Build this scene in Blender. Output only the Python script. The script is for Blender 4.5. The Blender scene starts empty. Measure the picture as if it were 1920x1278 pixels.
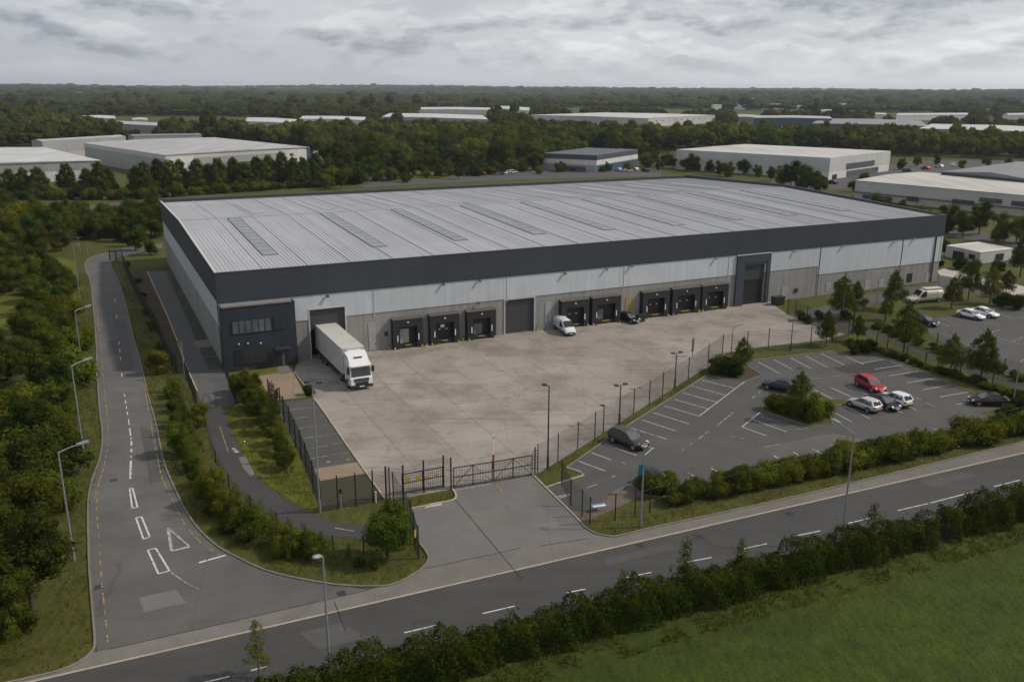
import bpy, bmesh, random
import numpy as np
from math import *
from mathutils import Vector, Matrix

# ------------------------------------------------------------------ camera, sky, sun, exposure
SC = bpy.context.scene
COL = SC.collection
F, HY, ROLL, CH = 1657.8, 163.7, .0045, 36.0
PITCH = atan((639 - HY) / F)
cp, sp, cr, sr = cos(PITCH), sin(PITCH), cos(ROLL), sin(ROLL)
cam_d = bpy.data.cameras.new('camera')
cam = bpy.data.objects.new('camera', cam_d)
COL.objects.link(cam)
cam_d.sensor_width = 36
cam_d.lens = 36 * F / 1920
cam_d.clip_start = .5
cam_d.clip_end = 30000
cam.matrix_world = (Matrix.Translation((0, 0, CH)) @ Matrix.Rotation(pi / 2 - PITCH, 4, 'X')
                    @ Matrix.Rotation(ROLL, 4, 'Z'))
SC.camera = cam
SC.view_settings.view_transform = 'Standard'
SC.view_settings.look = 'None'
SC.view_settings.exposure = 0
SC.view_settings.gamma = 1
SC.cycles.volume_bounces = 0
SC.cycles.max_bounces = 6
SC.cycles.diffuse_bounces = 3
SC.cycles.use_denoising = True
SC.cycles.sample_clamp_indirect = 4

SUN_EL, SUN_AZ = radians(43), radians(4)           # azimuth measured from +X (right of the photo) towards +Y
sun_d = bpy.data.lights.new('sun', 'SUN')
sun = bpy.data.objects.new('sun', sun_d)
COL.objects.link(sun)
SUN_DIR = Vector((cos(SUN_EL) * cos(SUN_AZ), cos(SUN_EL) * sin(SUN_AZ), sin(SUN_EL)))
sun.rotation_euler = SUN_DIR.to_track_quat('Z', 'Y').to_euler()
sun_d.energy = 3.1
sun_d.angle = radians(2.5)
sun_d.color = (1, .91, .80)

W = bpy.data.worlds.new('World')
SC.world = W
W.use_nodes = True


class NT:
    """little helper to write node trees"""
    def __init__(s, tree):
        s.t = tree
        tree.nodes.clear()

    def n(s, typ, **kw):
        nd = s.t.nodes.new('ShaderNode' + typ)
        ins = kw.pop('i', {})
        for k, v in kw.items():
            setattr(nd, k, v)
        for k, v in ins.items():
            s.put(nd.inputs[k], v)
        return nd

    def put(s, sock, v):
        if hasattr(v, 'is_output'):
            s.t.links.new(v, sock)
        elif isinstance(v, bpy.types.Node):
            s.t.links.new(v.outputs[0], sock)
        else:
            if isinstance(v, tuple) and len(v) == 3 and sock.type == 'RGBA':
                v = v + (1,)
            sock.default_value = v

    def math(s, op, a, b=0.0, clamp=False):
        nd = s.t.nodes.new('ShaderNodeMath')
        nd.operation = op
        nd.use_clamp = clamp
        s.put(nd.inputs[0], a)
        s.put(nd.inputs[1], b)
        return nd.outputs[0]

    def mix(s, fac, a, b, blend='MIX'):
        nd = s.t.nodes.new('ShaderNodeMix')
        nd.data_type = 'RGBA'
        nd.blend_type = blend
        s.put(nd.inputs[0], fac)
        s.put(nd.inputs[6], a)
        s.put(nd.inputs[7], b)
        return nd.outputs[2]

    def ramp(s, x, a, b, lo=0.0, hi=1.0):
        nd = s.t.nodes.new('ShaderNodeMapRange')
        nd.clamp = True
        s.put(nd.inputs[0], x)
        nd.inputs[1].default_value = a
        nd.inputs[2].default_value = b
        nd.inputs[3].default_value = lo
        nd.inputs[4].default_value = hi
        return nd.outputs[0]

    def noise(s, vec, scale, detail=4, rough=.55, dist=0.0):
        return s.n('TexNoise', i={'Vector': vec, 'Scale': scale, 'Detail': detail, 'Roughness': rough, 'Distortion': dist}).outputs[0]


def build_world():
    w = NT(W.node_tree)
    out = w.n('OutputWorld')
    bg = w.n('Background', i={'Strength': .1})
    w.put(out.inputs[0], bg.outputs[0])
    sky = w.n('TexSky', sky_type='NISHITA', sun_disc=False, sun_elevation=SUN_EL, sun_rotation=pi / 2 - SUN_AZ,
              altitude=100, air_density=1.0, dust_density=2.0)
    tc = w.n('TexCoord')
    sep = w.n('SeparateXYZ', i={0: tc.outputs['Generated']})
    x, y, z = sep.outputs

    def vec(dz, seed, st):
        return w.n('CombineXYZ', i={0: x, 1: w.math('ADD', y, seed), 2: w.math('MULTIPLY', w.math('ADD', z, dz), st)}).outputs[0]

    def heap(dz, seed, sc, st):
        # heaps: round tops, flat dark undersides
        v = vec(dz, seed, st)
        v2 = w.mix(.03, v, w.n('TexNoise', i={'Vector': v, 'Scale': 17.0, 'Detail': 3, 'Roughness': .6}).outputs[1], 'ADD')
        return w.noise(v2, sc, 5, .5)
    h0, h1, h2 = heap(0, 1.3, 9.0, 2.7), heap(.006, 1.3, 9.0, 2.7), heap(-.010, 1.3, 9.0, 2.7)
    cov = w.ramp(h0, .36, .52, 0, 1)
    rim = w.ramp(w.math('SUBTRACT', h0, h1), -.02, .07, 0, 1)
    base_ = w.ramp(w.math('SUBTRACT', h0, h2), -.01, .10, 0, 1)
    wide = w.ramp(w.noise(vec(0, 7.7, 4.5), 2.4, 3), .38, .62, 0, 1)
    lum = w.math('SUBTRACT', .98, w.math('MULTIPLY', wide, .20))
    lum = w.math('SUBTRACT', lum, w.math('MULTIPLY', w.math('MULTIPLY', cov, base_), .30))
    lum = w.math('ADD', lum, w.math('MULTIPLY', w.math('MULTIPLY', cov, rim), .16))
    # clouds lose contrast towards the horizon
    lowc = w.ramp(z, .004, .045, .1, 1)
    lum = w.math('ADD', .87, w.math('MULTIPLY', w.math('SUBTRACT', lum, .87), lowc))
    # brighter towards the side where the sun stands behind the cloud
    lum = w.math('MULTIPLY', lum, w.ramp(x, -.5, .5, .83, 1.14))
    high = w.ramp(z, .12, .5, 0, 1)
    lum = w.math('ADD', w.math('MULTIPLY', lum, w.math('SUBTRACT', 1.0, high)), w.math('MULTIPLY', high, .74))
    lum = w.math('MAXIMUM', lum, .35)
    tint = w.mix(w.ramp(lum, .55, 1.0), (.90, .965, 1.08), (.985, 1.0, 1.02))
    l6 = w.math('MULTIPLY', lum, 7.4)
    cl = w.mix(1.0, tint, w.n('CombineColor', i={0: l6, 1: l6, 2: l6}).outputs[0], 'MULTIPLY')
    w.put(bg.inputs[0], w.mix(.94, sky.outputs[0], cl))


build_world()
W.cycles.sampling_method = 'MANUAL'
W.cycles.sample_map_resolution = 256


# ------------------------------------------------------------------ where a place in the photo lies in the world
def ray(px, py):
    xr, yr = px - 960, py - 639
    x = xr * cr + yr * sr
    y = -xr * sr + yr * cr
    return np.array([x, F * cp - y * sp, -(y * cp + F * sp)])


def G(px, py, z=0.0):
    d = ray(px, py)
    t = (z - CH) / d[2]
    return np.array([d[0] * t, d[1] * t, z])


def GP(pts, z=0.0):
    return [G(x, y, z) for x, y in pts]


def hgt(b, t):
    g = G(*b)
    d = ray(*t)
    k = hypot(g[0], g[1]) / hypot(d[0], d[1])
    return CH + d[2] * k


TH = .4467
BA = np.array([cos(TH), sin(TH), 0])
BB = np.array([-sin(TH), cos(TH), 0])
BO = np.array([-38.01, 111.40, 0])
BW, BD, BH = 133.98, 81.81, 12.92


def FR(px, py, v=0.0):
    """point of the front wall plane (or one parallel to it) in building coordinates u, z"""
    d = ray(px, py)
    c = np.array([0, 0, CH])
    t = ((BO + BB * v - c) @ BB) / (d @ BB)
    p = c + d * t - BO
    return float(p @ BA), float(p[2])


# ------------------------------------------------------------------ object helpers
def tag(o, label=None, cat=None, group=None, kind=None):
    if label: o['label'] = label
    if cat: o['category'] = cat
    if group: o['group'] = group
    if kind: o['kind'] = kind
    return o


def thing(name, label, cat, loc=(0, 0, 0), rotz=0.0, group=None):
    o = bpy.data.objects.new(name, None)
    o.empty_display_size = .3
    COL.objects.link(o)
    o.location = loc
    o.rotation_euler = (0, 0, rotz)
    return tag(o, label, cat, group)


def clone(root, loc, rotz, label=None, group=None, scale=None):
    r = root.copy()
    COL.objects.link(r)
    r.location = loc
    r.rotation_euler = (0, 0, rotz)
    if scale is not None: r.scale = scale
    if label: r['label'] = label
    if group: r['group'] = group
    for ch in root.children:
        c = ch.copy()
        COL.objects.link(c)
        c.parent = r
        for g in ch.children:
            d = g.copy()
            COL.objects.link(d)
            d.parent = c
    return r


class MB:
    def __init__(s):
        s.v, s.f, s.m = [], [], []

    def add(s, vs, fs, m=0):
        b = len(s.v)
        s.v += [tuple(float(c) for c in p) for p in vs]
        s.f += [tuple(b + i for i in f) for f in fs]
        s.m += [m] * len(fs)
        return s

    def quad(s, a, b, c, d, m=0):
        return s.add([a, b, c, d], [(0, 1, 2, 3)], m)

    def box(s, x0, x1, y0, y1, z0, z1, m=0):
        vs = [(x, y, z) for z in (z0, z1) for x, y in ((x0, y0), (x1, y0), (x1, y1), (x0, y1))]
        return s.add(vs, [(3, 2, 1, 0), (4, 5, 6, 7), (0, 1, 5, 4), (1, 2, 6, 5), (2, 3, 7, 6), (3, 0, 4, 7)], m)

    def prism(s, poly, z0, z1, m=0):
        n = len(poly)
        vs = [(p[0], p[1], z0) for p in poly] + [(p[0], p[1], z1) for p in poly]
        fs = [tuple(range(n - 1, -1, -1)), tuple(range(n, 2 * n))]
        fs += [(i, (i + 1) % n, n + (i + 1) % n, n + i) for i in range(n)]
        return s.add(vs, fs, m)

    def side_prism(s, prof, y0, y1, m=0):
        """profile in x,z extruded along y"""
        n = len(prof)
        vs = [(p[0], y0, p[1]) for p in prof] + [(p[0], y1, p[1]) for p in prof]
        fs = [tuple(range(n)), tuple(range(2 * n - 1, n - 1, -1))]
        fs += [((i + 1) % n, i, n + i, n + (i + 1) % n) for i in range(n)]
        return s.add(vs, fs, m)

    def tube(s, p0, p1, r0, r1=None, n=8, m=0, caps=True):
        r1 = r0 if r1 is None else r1
        p0, p1 = Vector(p0), Vector(p1)
        q = (p1 - p0).to_track_quat('Z', 'Y')
        vs = []
        for p, r in ((p0, r0), (p1, r1)):
            for k in range(n):
                a = 2 * pi * k / n
                vs.append(p + q @ Vector((r * cos(a), r * sin(a), 0)))
        fs = [(k, (k + 1) % n, n + (k + 1) % n, n + k) for k in range(n)]
        if caps:
            fs += [tuple(range(n - 1, -1, -1)), tuple(range(n, 2 * n))]
        return s.add(vs, fs, m)

    def build(s, name, mats, parent=None, smooth=False, bevel=0.0, subsurf=0):
        me = bpy.data.meshes.new(name)
        me.from_pydata(s.v, [], s.f)
        if not isinstance(mats, (list, tuple)): mats = [mats]
        for m in mats: me.materials.append(m)
        me.polygons.foreach_set('material_index', s.m)
        if bevel:
            bm = bmesh.new()
            bm.from_mesh(me)
            bmesh.ops.bevel(bm, geom=list(bm.edges), offset=bevel, segments=2, affect='EDGES', profile=.6)
            bm.to_mesh(me)
            bm.free()
        if smooth:
            me.polygons.foreach_set('use_smooth', [True] * len(me.polygons))
        o = bpy.data.objects.new(name, me)
        COL.objects.link(o)
        if subsurf:
            md = o.modifiers.new('sub', 'SUBSURF')
            md.levels = md.render_levels = subsurf
        if parent: o.parent = parent
        return o


def np_mesh(name, V, Fq, mats, midx=None, smooth=False):
    """fast mesh from numpy arrays; Fq is (n, k)"""
    me = bpy.data.meshes.new(name)
    k = Fq.shape[1]
    me.vertices.add(len(V))
    me.vertices.foreach_set('co', np.ascontiguousarray(V, np.float32).ravel())
    me.loops.add(Fq.size)
    me.loops.foreach_set('vertex_index', np.ascontiguousarray(Fq, np.int32).ravel())
    me.polygons.add(len(Fq))
    me.polygons.foreach_set('loop_start', np.arange(0, Fq.size, k, dtype=np.int32))
    me.polygons.foreach_set('loop_total', np.full(len(Fq), k, np.int32))
    if midx is not None:
        me.polygons.foreach_set('material_index', np.ascontiguousarray(midx, np.int32))
    if smooth:
        me.polygons.foreach_set('use_smooth', np.ones(len(Fq), bool))
    for m in mats: me.materials.append(m)
    me.update(calc_edges=True)
    return me


def link(name, me, parent=None):
    o = bpy.data.objects.new(name, me)
    COL.objects.link(o)
    if parent: o.parent = parent
    return o


# ------------------------------------------------------------------ materials
def new_mat(name):
    m = bpy.data.materials.new(name)
    m.use_nodes = True
    return m, NT(m.node_tree)


def plain(name, col, rough=.5, metal=0.0, var=.12, scale=2.0, coat=0.0, spec=.5, dirt=0.0):
    m, t = new_mat(name)
    tc = t.n('TexCoord').outputs['Object']
    nz = t.noise(tc, scale, 4)
    f = t.ramp(nz, .25, .75, 1 - var, 1 + var)
    c = t.mix(1.0, col, t.n('CombineColor', i={0: f, 1: f, 2: f}).outputs[0], 'MULTIPLY')
    if dirt:
        d = t.ramp(t.noise(tc, scale * .35, 6, .65), .52, .75, 0, dirt)
        c = t.mix(d, c, (.07, .06, .05))
    b = t.n('BsdfPrincipled', i={'Base Color': c, 'Roughness': rough, 'Metallic': metal, 'Coat Weight': coat, 'Specular IOR Level': spec})
    t.put(t.n('OutputMaterial').inputs[0], b)
    return m


def ground_mat(name, c1, c2, c3, s1=.08, s2=.7, s3=14.0, fine=.25, rough=.9, bump=.02, cracks=0.0, extra=None):
    """two-scale patchy ground with fine grain; metres"""
    m, t = new_mat(name)
    tc = t.n('TexCoord').outputs['Object']
    a = t.ramp(t.noise(tc, s1, 5, .6), .35, .65)
    b = t.ramp(t.noise(tc, s2, 5, .6), .38, .66)
    g = t.noise(tc, s3, 3, .6)
    c = t.mix(a, c1, c2)
    c = t.mix(t.math('MULTIPLY', b, .6), c, c3)
    gf = t.ramp(g, .25, .75, 1 - fine, 1 + fine)
    c = t.mix(1.0, c, t.n('CombineColor', i={0: gf, 1: gf, 2: gf}).outputs[0], 'MULTIPLY')
    if cracks:
        vo = t.n('TexVoronoi', feature='DISTANCE_TO_EDGE', i={'Vector': t.mix(.35, tc, t.n('TexNoise', i={'Vector': tc, 'Scale': .5}).outputs[1], 'ADD'), 'Scale': .11})
        k = t.ramp(vo.outputs[0], .0, .006, cracks, 0)
        c = t.mix(k, c, (.03, .03, .03))
    if extra: c = extra(t, tc, c)
    bs = t.n('BsdfPrincipled', i={'Base Color': c, 'Roughness': rough, 'Specular IOR Level': .25})
    if bump:
        bp = t.n('Bump', i={'Height': g, 'Distance': bump, 'Strength': .6})
        t.put(bs.inputs['Normal'], bp.outputs[0])
    t.put(t.n('OutputMaterial').inputs[0], bs)
    return m


def brick_lines(t, tc, w, h, mortar, rot, off=.5, shift=(0, 0, 0)):
    mp = t.n('Mapping', i={'Vector': tc, 'Rotation': (0, 0, rot), 'Location': shift})
    br = t.n('TexBrick', offset=off, i={'Vector': mp.outputs[0], 'Scale': 1.0, 'Mortar Size': mortar, 'Mortar Smooth': .2,
                                          'Brick Width': w, 'Row Height': h, 'Color1': (0, 0, 0), 'Color2': (1, 1, 1), 'Mortar': (.5, .5, .5), 'Bias': 0.0})
    return br.outputs['Fac'], br.outputs['Color']


def yard_extra(t, tc, c):
    wob = t.mix(.012, tc, t.n('TexNoise', i={'Vector': tc, 'Scale': .12, 'Detail': 2}).outputs[1], 'ADD')
    fac, colr = brick_lines(t, wob, 9.5, 5.2, .028, -TH - pi / 2, .37)
    slab = t.ramp(colr, 0, 1, .95, 1.05)
    c = t.mix(1.0, c, t.n('CombineColor', i={0: slab, 1: slab, 2: slab}).outputs[0], 'MULTIPLY')
    br = t.noise(tc, .35, 4)
    c = t.mix(t.math('MULTIPLY', fac, t.ramp(br, .3, .55, .6, 1.0)), c, (.06, .055, .05))
    # tyre scrubs: long thin dark streaks bending across the slabs
    mp = t.n('Mapping', i={'Vector': t.mix(.10, tc, t.n('TexNoise', i={'Vector': tc, 'Scale': .035, 'Detail': 1}).outputs[1], 'ADD'), 'Rotation': (0, 0, -TH + .5), 'Scale': (.06, 1.3, 1)})
    st = t.ramp(t.noise(mp.outputs[0], 1.6, 5, .7), .52, .68, 0, .6)
    c = t.mix(t.math('MULTIPLY', st, t.ramp(t.noise(tc, .05, 3), .42, .6)), c, (.07, .062, .055))
    sp_ = t.ramp(t.noise(tc, .13, 7, .72), .47, .63, 0, .6)
    c = t.mix(sp_, c, (.135, .115, .093))
    oil = t.ramp(t.noise(tc, .42, 6, .75), .58, .70, 0, .6)
    return t.mix(oil, c, (.10, .085, .07))


def asphalt_extra(t, tc, c):
    mp = t.n('Mapping', i={'Vector': tc, 'Rotation': (0, 0, -.413), 'Scale': (.05, .9, 1)})
    st = t.ramp(t.noise(mp.outputs[0], 1.1, 4, .6), .4, .68, 0, .35)
    return t.mix(st, c, (.036, .035, .034))


def grass_extra(t, tc, c):
    mp = t.n('Mapping', i={'Vector': t.mix(.25, tc, t.n('TexNoise', i={'Vector': tc, 'Scale': .25, 'Detail': 2}).outputs[1], 'ADD'), 'Rotation': (0, 0, .5), 'Scale': (1, .3, 1)})
    s = t.ramp(t.noise(mp.outputs[0], 2.4, 6, .75), .32, .7, .62, 1.4)
    return t.mix(1.0, c, t.n('CombineColor', i={0: s, 1: s, 2: t.math('MULTIPLY', s, .8)}).outputs[0], 'MULTIPLY')


M = {}
M['asphalt'] = ground_mat('asphalt', (.074, .072, .070), (.090, .087, .083), (.062, .060, .058), .05, .35, 9, .16, .85, .01, .35)
M['road'] = ground_mat('road_asphalt', (.058, .057, .056), (.070, .068, .066), (.050, .049, .048), .04, .3, 9, .14, .8, .01, .3, asphalt_extra)
M['side_road'] = ground_mat('side_road_asphalt', (.088, .085, .082), (.126, .121, .116), (.074, .071, .068), .035, .25, 9, .14, .85, .01, .3)
M['apron'] = ground_mat('apron_asphalt', (.130, .126, .121), (.156, .150, .143), (.116, .112, .107), .06, .35, 9, .12, .85, .01, .3)
M['footway'] = ground_mat('footway_asphalt', (.138, .128, .118), (.172, .158, .145), (.116, .108, .100), .07, .5, 8, .14, .9, .01, .25)
M['bay_dark'] = ground_mat('dark_bay_asphalt', (.045, .044, .044), (.056, .055, .054), (.038, .037, .037), .1, .6, 10, .18, .9, .01)
M['path'] = ground_mat('path_asphalt', (.052, .050, .050), (.062, .060, .060), (.046, .045, .045), .1, .6, 10, .18, .9, .01)
M['strip'] = ground_mat('lane_asphalt', (.090, .088, .086), (.106, .103, .100), (.078, .076, .074), .1, .5, 10, .16, .9, .01)
M['yard'] = ground_mat('yard_concrete', (.268, .242, .216), (.312, .285, .256), (.225, .202, .180), .035, .22, 5, .10, .88, .01, .28, yard_extra)
M['soil'] = ground_mat('bare_soil', (.055, .038, .026), (.075, .055, .035), (.04, .03, .02), .2, 1.2, 8, .35, .95, .05)
M['turf_dark'] = ground_mat('worn_turf', (.050, .045, .030), (.062, .05, .036), (.035, .04, .02), .2, 1.2, 8, .35, .95, .05)
M['sand'] = ground_mat('sandy_concrete', (.235, .175, .12), (.27, .215, .16), (.19, .14, .10), .2, .8, 6, .15, .9, .02, .4)
M['paving'] = ground_mat('brown_paving', (.12, .095, .08), (.14, .11, .09), (.10, .08, .07), .2, 1.2, 10, .2, .9, .01)
M['kerb'] = ground_mat('kerb_stone', (.16, .145, .13), (.21, .19, .165), (.11, .10, .09), .3, 1.2, 7, .2, .9, 0)
M['kerb_pale'] = ground_mat('pale_kerb_stone', (.34, .29, .23), (.42, .36, .28), (.25, .21, .17), .3, 1.2, 7, .2, .9, 0)
M['grass'] = ground_mat('verge_grass', (.044, .054, .009), (.068, .074, .013), (.066, .056, .020), .07, .5, 9, .4, .95, .06, 0, grass_extra)
M['field'] = ground_mat('meadow_grass', (.030, .047, .005), (.050, .068, .007), (.024, .036, .005), .045, .4, 9, .4, .95, .08, 0, grass_extra)
M['glade'] = ground_mat('glade_grass', (.078, .090, .008), (.100, .110, .011), (.070, .070, .013), .07, .5, 9, .35, .95, .06, 0, grass_extra)
M['concrete_light'] = ground_mat('light_concrete', (.36, .33, .30), (.42, .39, .36), (.3, .27, .25), .1, .5, 6, .1, .9, 0)


def paint_mat(name, col, wear):
    m, t = new_mat(name)
    tc = t.n('TexCoord').outputs['Object']
    k = t.ramp(t.noise(tc, 2.2, 6, .7), .5 - wear, .62 - wear * .2, 1, .0)
    k = t.math('MAXIMUM', k, .0)
    c = t.mix(k, (.07, .067, .064), col)
    c = t.mix(t.ramp(t.noise(tc, 9, 3), .3, .8, 0, .35), c, (.12, .115, .11))
    t.put(t.n('OutputMaterial').inputs[0], t.n('BsdfPrincipled', i={'Base Color': c, 'Roughness': .8}))
    return m


M['white_line'] = paint_mat('white_road_paint', (.56, .555, .535), -.05)
M['white_worn'] = paint_mat('worn_white_paint', (.42, .415, .40), .06)
M['yellow_line'] = paint_mat('yellow_road_paint', (.36, .235, .06), .05)


def wall_mat(name, col, jx, jz, rough=.6, streak=.25, metal=0.0, jdark=.55, jw=.03):
    """wall panels: joints every jx along the wall and every jz up it, rain streaks"""
    m, t = new_mat(name)
    tc = t.n('TexCoord').outputs['Object']
    sep = t.n('SeparateXYZ', i={0: tc})
    h = t.math('ADD', sep.outputs[0], sep.outputs[1])

    def joint(x, p):
        fr = t.math('FRACT', t.math('DIVIDE', x, p))
        return t.math('LESS_THAN', fr, jw / p)
    j = t.math('MAXIMUM', joint(h, jx), joint(sep.outputs[2], jz))
    v = t.n('CombineXYZ', i={0: h, 1: 0.0, 2: t.math('MULTIPLY', sep.outputs[2], .08)})
    s = t.ramp(t.noise(v.outputs[0], 1.4, 5, .65), .3, .75, 1 + streak * .3, 1 - streak)
    pn = t.n('TexWhiteNoise', noise_dimensions='1D', i={'W': t.math('FLOOR', t.math('DIVIDE', h, jx))}).outputs[0]
    s = t.math('MULTIPLY', s, t.ramp(pn, 0, 1, .95, 1.05))
    s = t.math('MULTIPLY', s, t.ramp(t.noise(tc, .35, 5, .6), .3, .7, .93, 1.06))
    s = t.math('MULTIPLY', s, t.math('SUBTRACT', 1.0, t.math('MULTIPLY', j, 1 - jdark)))
    c = t.mix(1.0, col, t.n('CombineColor', i={0: s, 1: s, 2: s}).outputs[0], 'MULTIPLY')
    t.put(t.n('OutputMaterial').inputs[0], t.n('BsdfPrincipled', i={'Base Color': c, 'Roughness': rough, 'Metallic': metal, 'Specular IOR Level': .35}))
    return m


M['clad_dark'] = wall_mat('dark_cladding', (.042, .052, .063), 7.0, 30, .45, .10, 0, .7, .05)
M['clad_white'] = wall_mat('white_cladding', (.47, .50, .53), 20.3, 30, .5, .13, 0, .5, .05)
M['wall_conc'] = wall_mat('concrete_panels', (.262, .258, .248), 6.1, 1.9, .85, .34, 0, .82, .04)
M['office'] = wall_mat('office_cladding', (.026, .033, .044), 1.1, 30, .45, .10, 0, .85, .04)
M['office_roof'] = plain('office_roof_felt', (.16, .14, .12), .85, dirt=.4)
M['portal'] = wall_mat('portal_cladding', (.05, .060, .078), 3.5, 2.6, .45, .1, 0, .75, .04)


def roof_mat():
    m, t = new_mat('roof_sheet')
    tc = t.n('TexCoord').outputs['Object']
    sep = t.n('SeparateXYZ', i={0: tc})
    v = t.n('CombineXYZ', i={0: sep.outputs[0], 1: t.math('MULTIPLY', sep.outputs[1], .05), 2: 0.0})
    s = t.ramp(t.noise(v.outputs[0], .9, 5, .7), .3, .72, .94, 1.04)
    s = t.math('MULTIPLY', s, t.ramp(t.noise(tc, .06, 5, .6), .3, .7, .92, 1.07))
    sheet = t.n('TexWhiteNoise', noise_dimensions='2D', i={'Vector': t.n('CombineXYZ', i={0: t.math('FLOOR', t.math('DIVIDE', sep.outputs[0], 1.1)), 1: t.math('FLOOR', t.math('DIVIDE', sep.outputs[1], 11.5)), 2: 0.0}).outputs[0]}).outputs[0]
    s = t.math('MULTIPLY', s, t.ramp(sheet, 0, 1, .965, 1.03))
    lap = t.math('LESS_THAN', t.math('FRACT', t.math('DIVIDE', t.math('ADD', sep.outputs[1], .4), 11.5)), .006)
    s = t.math('MULTIPLY', s, t.math('SUBTRACT', 1.0, t.math('MULTIPLY', lap, .22)))
    c = t.mix(1.0, (.355, .362, .38), t.n('CombineColor', i={0: s, 1: s, 2: s}).outputs[0], 'MULTIPLY')
    t.put(t.n('OutputMaterial').inputs[0], t.n('BsdfPrincipled', i={'Base Color': c, 'Roughness': .55, 'Metallic': .0, 'Specular IOR Level': .4}))
    return m


M['roof'] = roof_mat()
M['roof_light'] = plain('pale_flashing', (.38, .385, .395), .5)
M['skylight'] = plain('skylight_sheet', (.195, .215, .24), .4, var=.18, scale=.6)
M['skylight_frame'] = plain('skylight_frame', (.14, .15, .16), .5)
M['coping'] = plain('dark_coping', (.03, .033, .038), .4)
M['trim_light'] = plain('pale_trim', (.46, .46, .47), .5)
M['door_dark'] = wall_mat('roller_door', (.052, .054, .060), 60, .42, .5, .1, 0, .6, .04)
M['door_black'] = wall_mat('black_dock_door', (.022, .023, .025), 60, .55, .5, .1, 0, .6, .04)
M['void'] = plain('painted_interior_shade', (.012, .012, .013), .9)  # near-black: darkness of the open bay put into the colour
M['black_rubber'] = plain('black_rubber', (.014, .0145, .0155), .65, var=.2)
M['hood_top'] = plain('grey_brown_hood', (.085, .075, .066), .8, dirt=.3)  # hood top in a paler grey-brown than the shelter
M['yellow'] = plain('yellow_plastic', (.60, .36, .03), .5, dirt=.4)
M['white_plastic'] = plain('white_plastic', (.72, .72, .71), .4)
M['grey_door'] = plain('grey_painted_door', (.30, .30, .295), .55)
M['tan_door'] = plain('tan_door', (.30, .22, .10), .6)
M['glass'] = plain('dark_glass', (.018, .021, .025), .08, spec=.7, var=.3, scale=.6)
M['glass_pale'] = plain('pale_glass', (.085, .10, .11), .1, spec=.7, var=.35, scale=.7)  # paler grey glass than the dark panes
M['galv'] = plain('galvanised_steel', (.25, .27, .30), .5, .35)
M['dark_metal'] = plain('dark_painted_steel', (.022, .024, .025), .5)
M['fence_wire'] = plain('dark_green_wire', (.020, .024, .022), .6)
M['tyre'] = plain('tyre_rubber', (.016, .016, .016), .8)
M['rim'] = plain('wheel_rim', (.28, .28, .29), .4, .5)
M['black_trim'] = plain('black_trim', (.018, .018, .02), .5)
M['lens'] = plain('headlamp_lens', (.62, .64, .66), .1, spec=.8)
M['lens_red'] = plain('tail_lamp_lens', (.28, .01, .01), .2)
M['plate_white'] = plain('white_plate', (.7, .7, .68), .4)
M['plate_yellow'] = plain('yellow_plate', (.62, .42, .04), .4)
M['sign_teal'] = plain('teal_sign_face', (.02, .16, .19), .4)
M['sign_white'] = plain('white_sign_face', (.62, .64, .66), .4)
M['sign_blue'] = plain('blue_sign_face', (.10, .20, .42), .4)
M['sign_green'] = plain('green_banner', (.05, .11, .05), .6)
M['red_paint'] = plain('red_pole_paint', (.35, .04, .02), .5)
M['truck_white'] = plain('lorry_white', (.66, .67, .67), .35, var=.05, dirt=.10, coat=.3)
M['trailer_white'] = plain('trailer_side', (.50, .495, .48), .45, var=.06, dirt=.2)
M['trailer_top'] = plain('trailer_roof_sheet', (.46, .445, .41), .6, var=.08, dirt=.25)
M['bark'] = plain('bark', (.045, .036, .028), .9, var=.4, scale=5)
M['chassis'] = plain('chassis_black', (.02, .02, .021), .6)


def car_paint(name, col, metal=0.0):
    return plain(name, col, .4, metal, var=.04, coat=.12, spec=.3)


def foliage(name, c_dark, c_mid, c_light, sc=.9, trans=.28, vary=.35):
    m, t = new_mat(name)
    geo = t.n('NewGeometry')
    oi = t.n('ObjectInfo')
    p = geo.outputs['Position']
    a = t.ramp(t.noise(p, sc, 4, .6), .34, .66)
    b = t.noise(p, sc * 7, 2)
    c = t.mix(a, c_dark, c_mid)
    c = t.mix(t.ramp(b, .45, .75, 0, .8), c, c_light)
    rnd = oi.outputs['Random']
    warm = t.ramp(rnd, 0, 1, 1 - vary * .5, 1 + vary * .35)
    rnd2 = t.math('FRACT', t.math('MULTIPLY', rnd, 7.31))
    br = t.ramp(rnd2, 0, 1, 1 - vary, 1 + vary * .8)
    c = t.mix(1.0, c, t.n('CombineColor', i={0: t.math('MULTIPLY', warm, br), 1: br, 2: t.math('MULTIPLY', br, .95)}).outputs[0], 'MULTIPLY')
    d = t.n('BsdfDiffuse', i={'Color': c})
    tr = t.n('BsdfTranslucent', i={'Color': t.mix(1.0, c, (1.5, 1.5, .7), 'MULTIPLY')})
    mx = t.n('MixShader', i={0: trans, 1: d.outputs[0], 2: tr.outputs[0]})
    t.put(t.n('OutputMaterial').inputs[0], mx.outputs[0])
    return m


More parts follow.
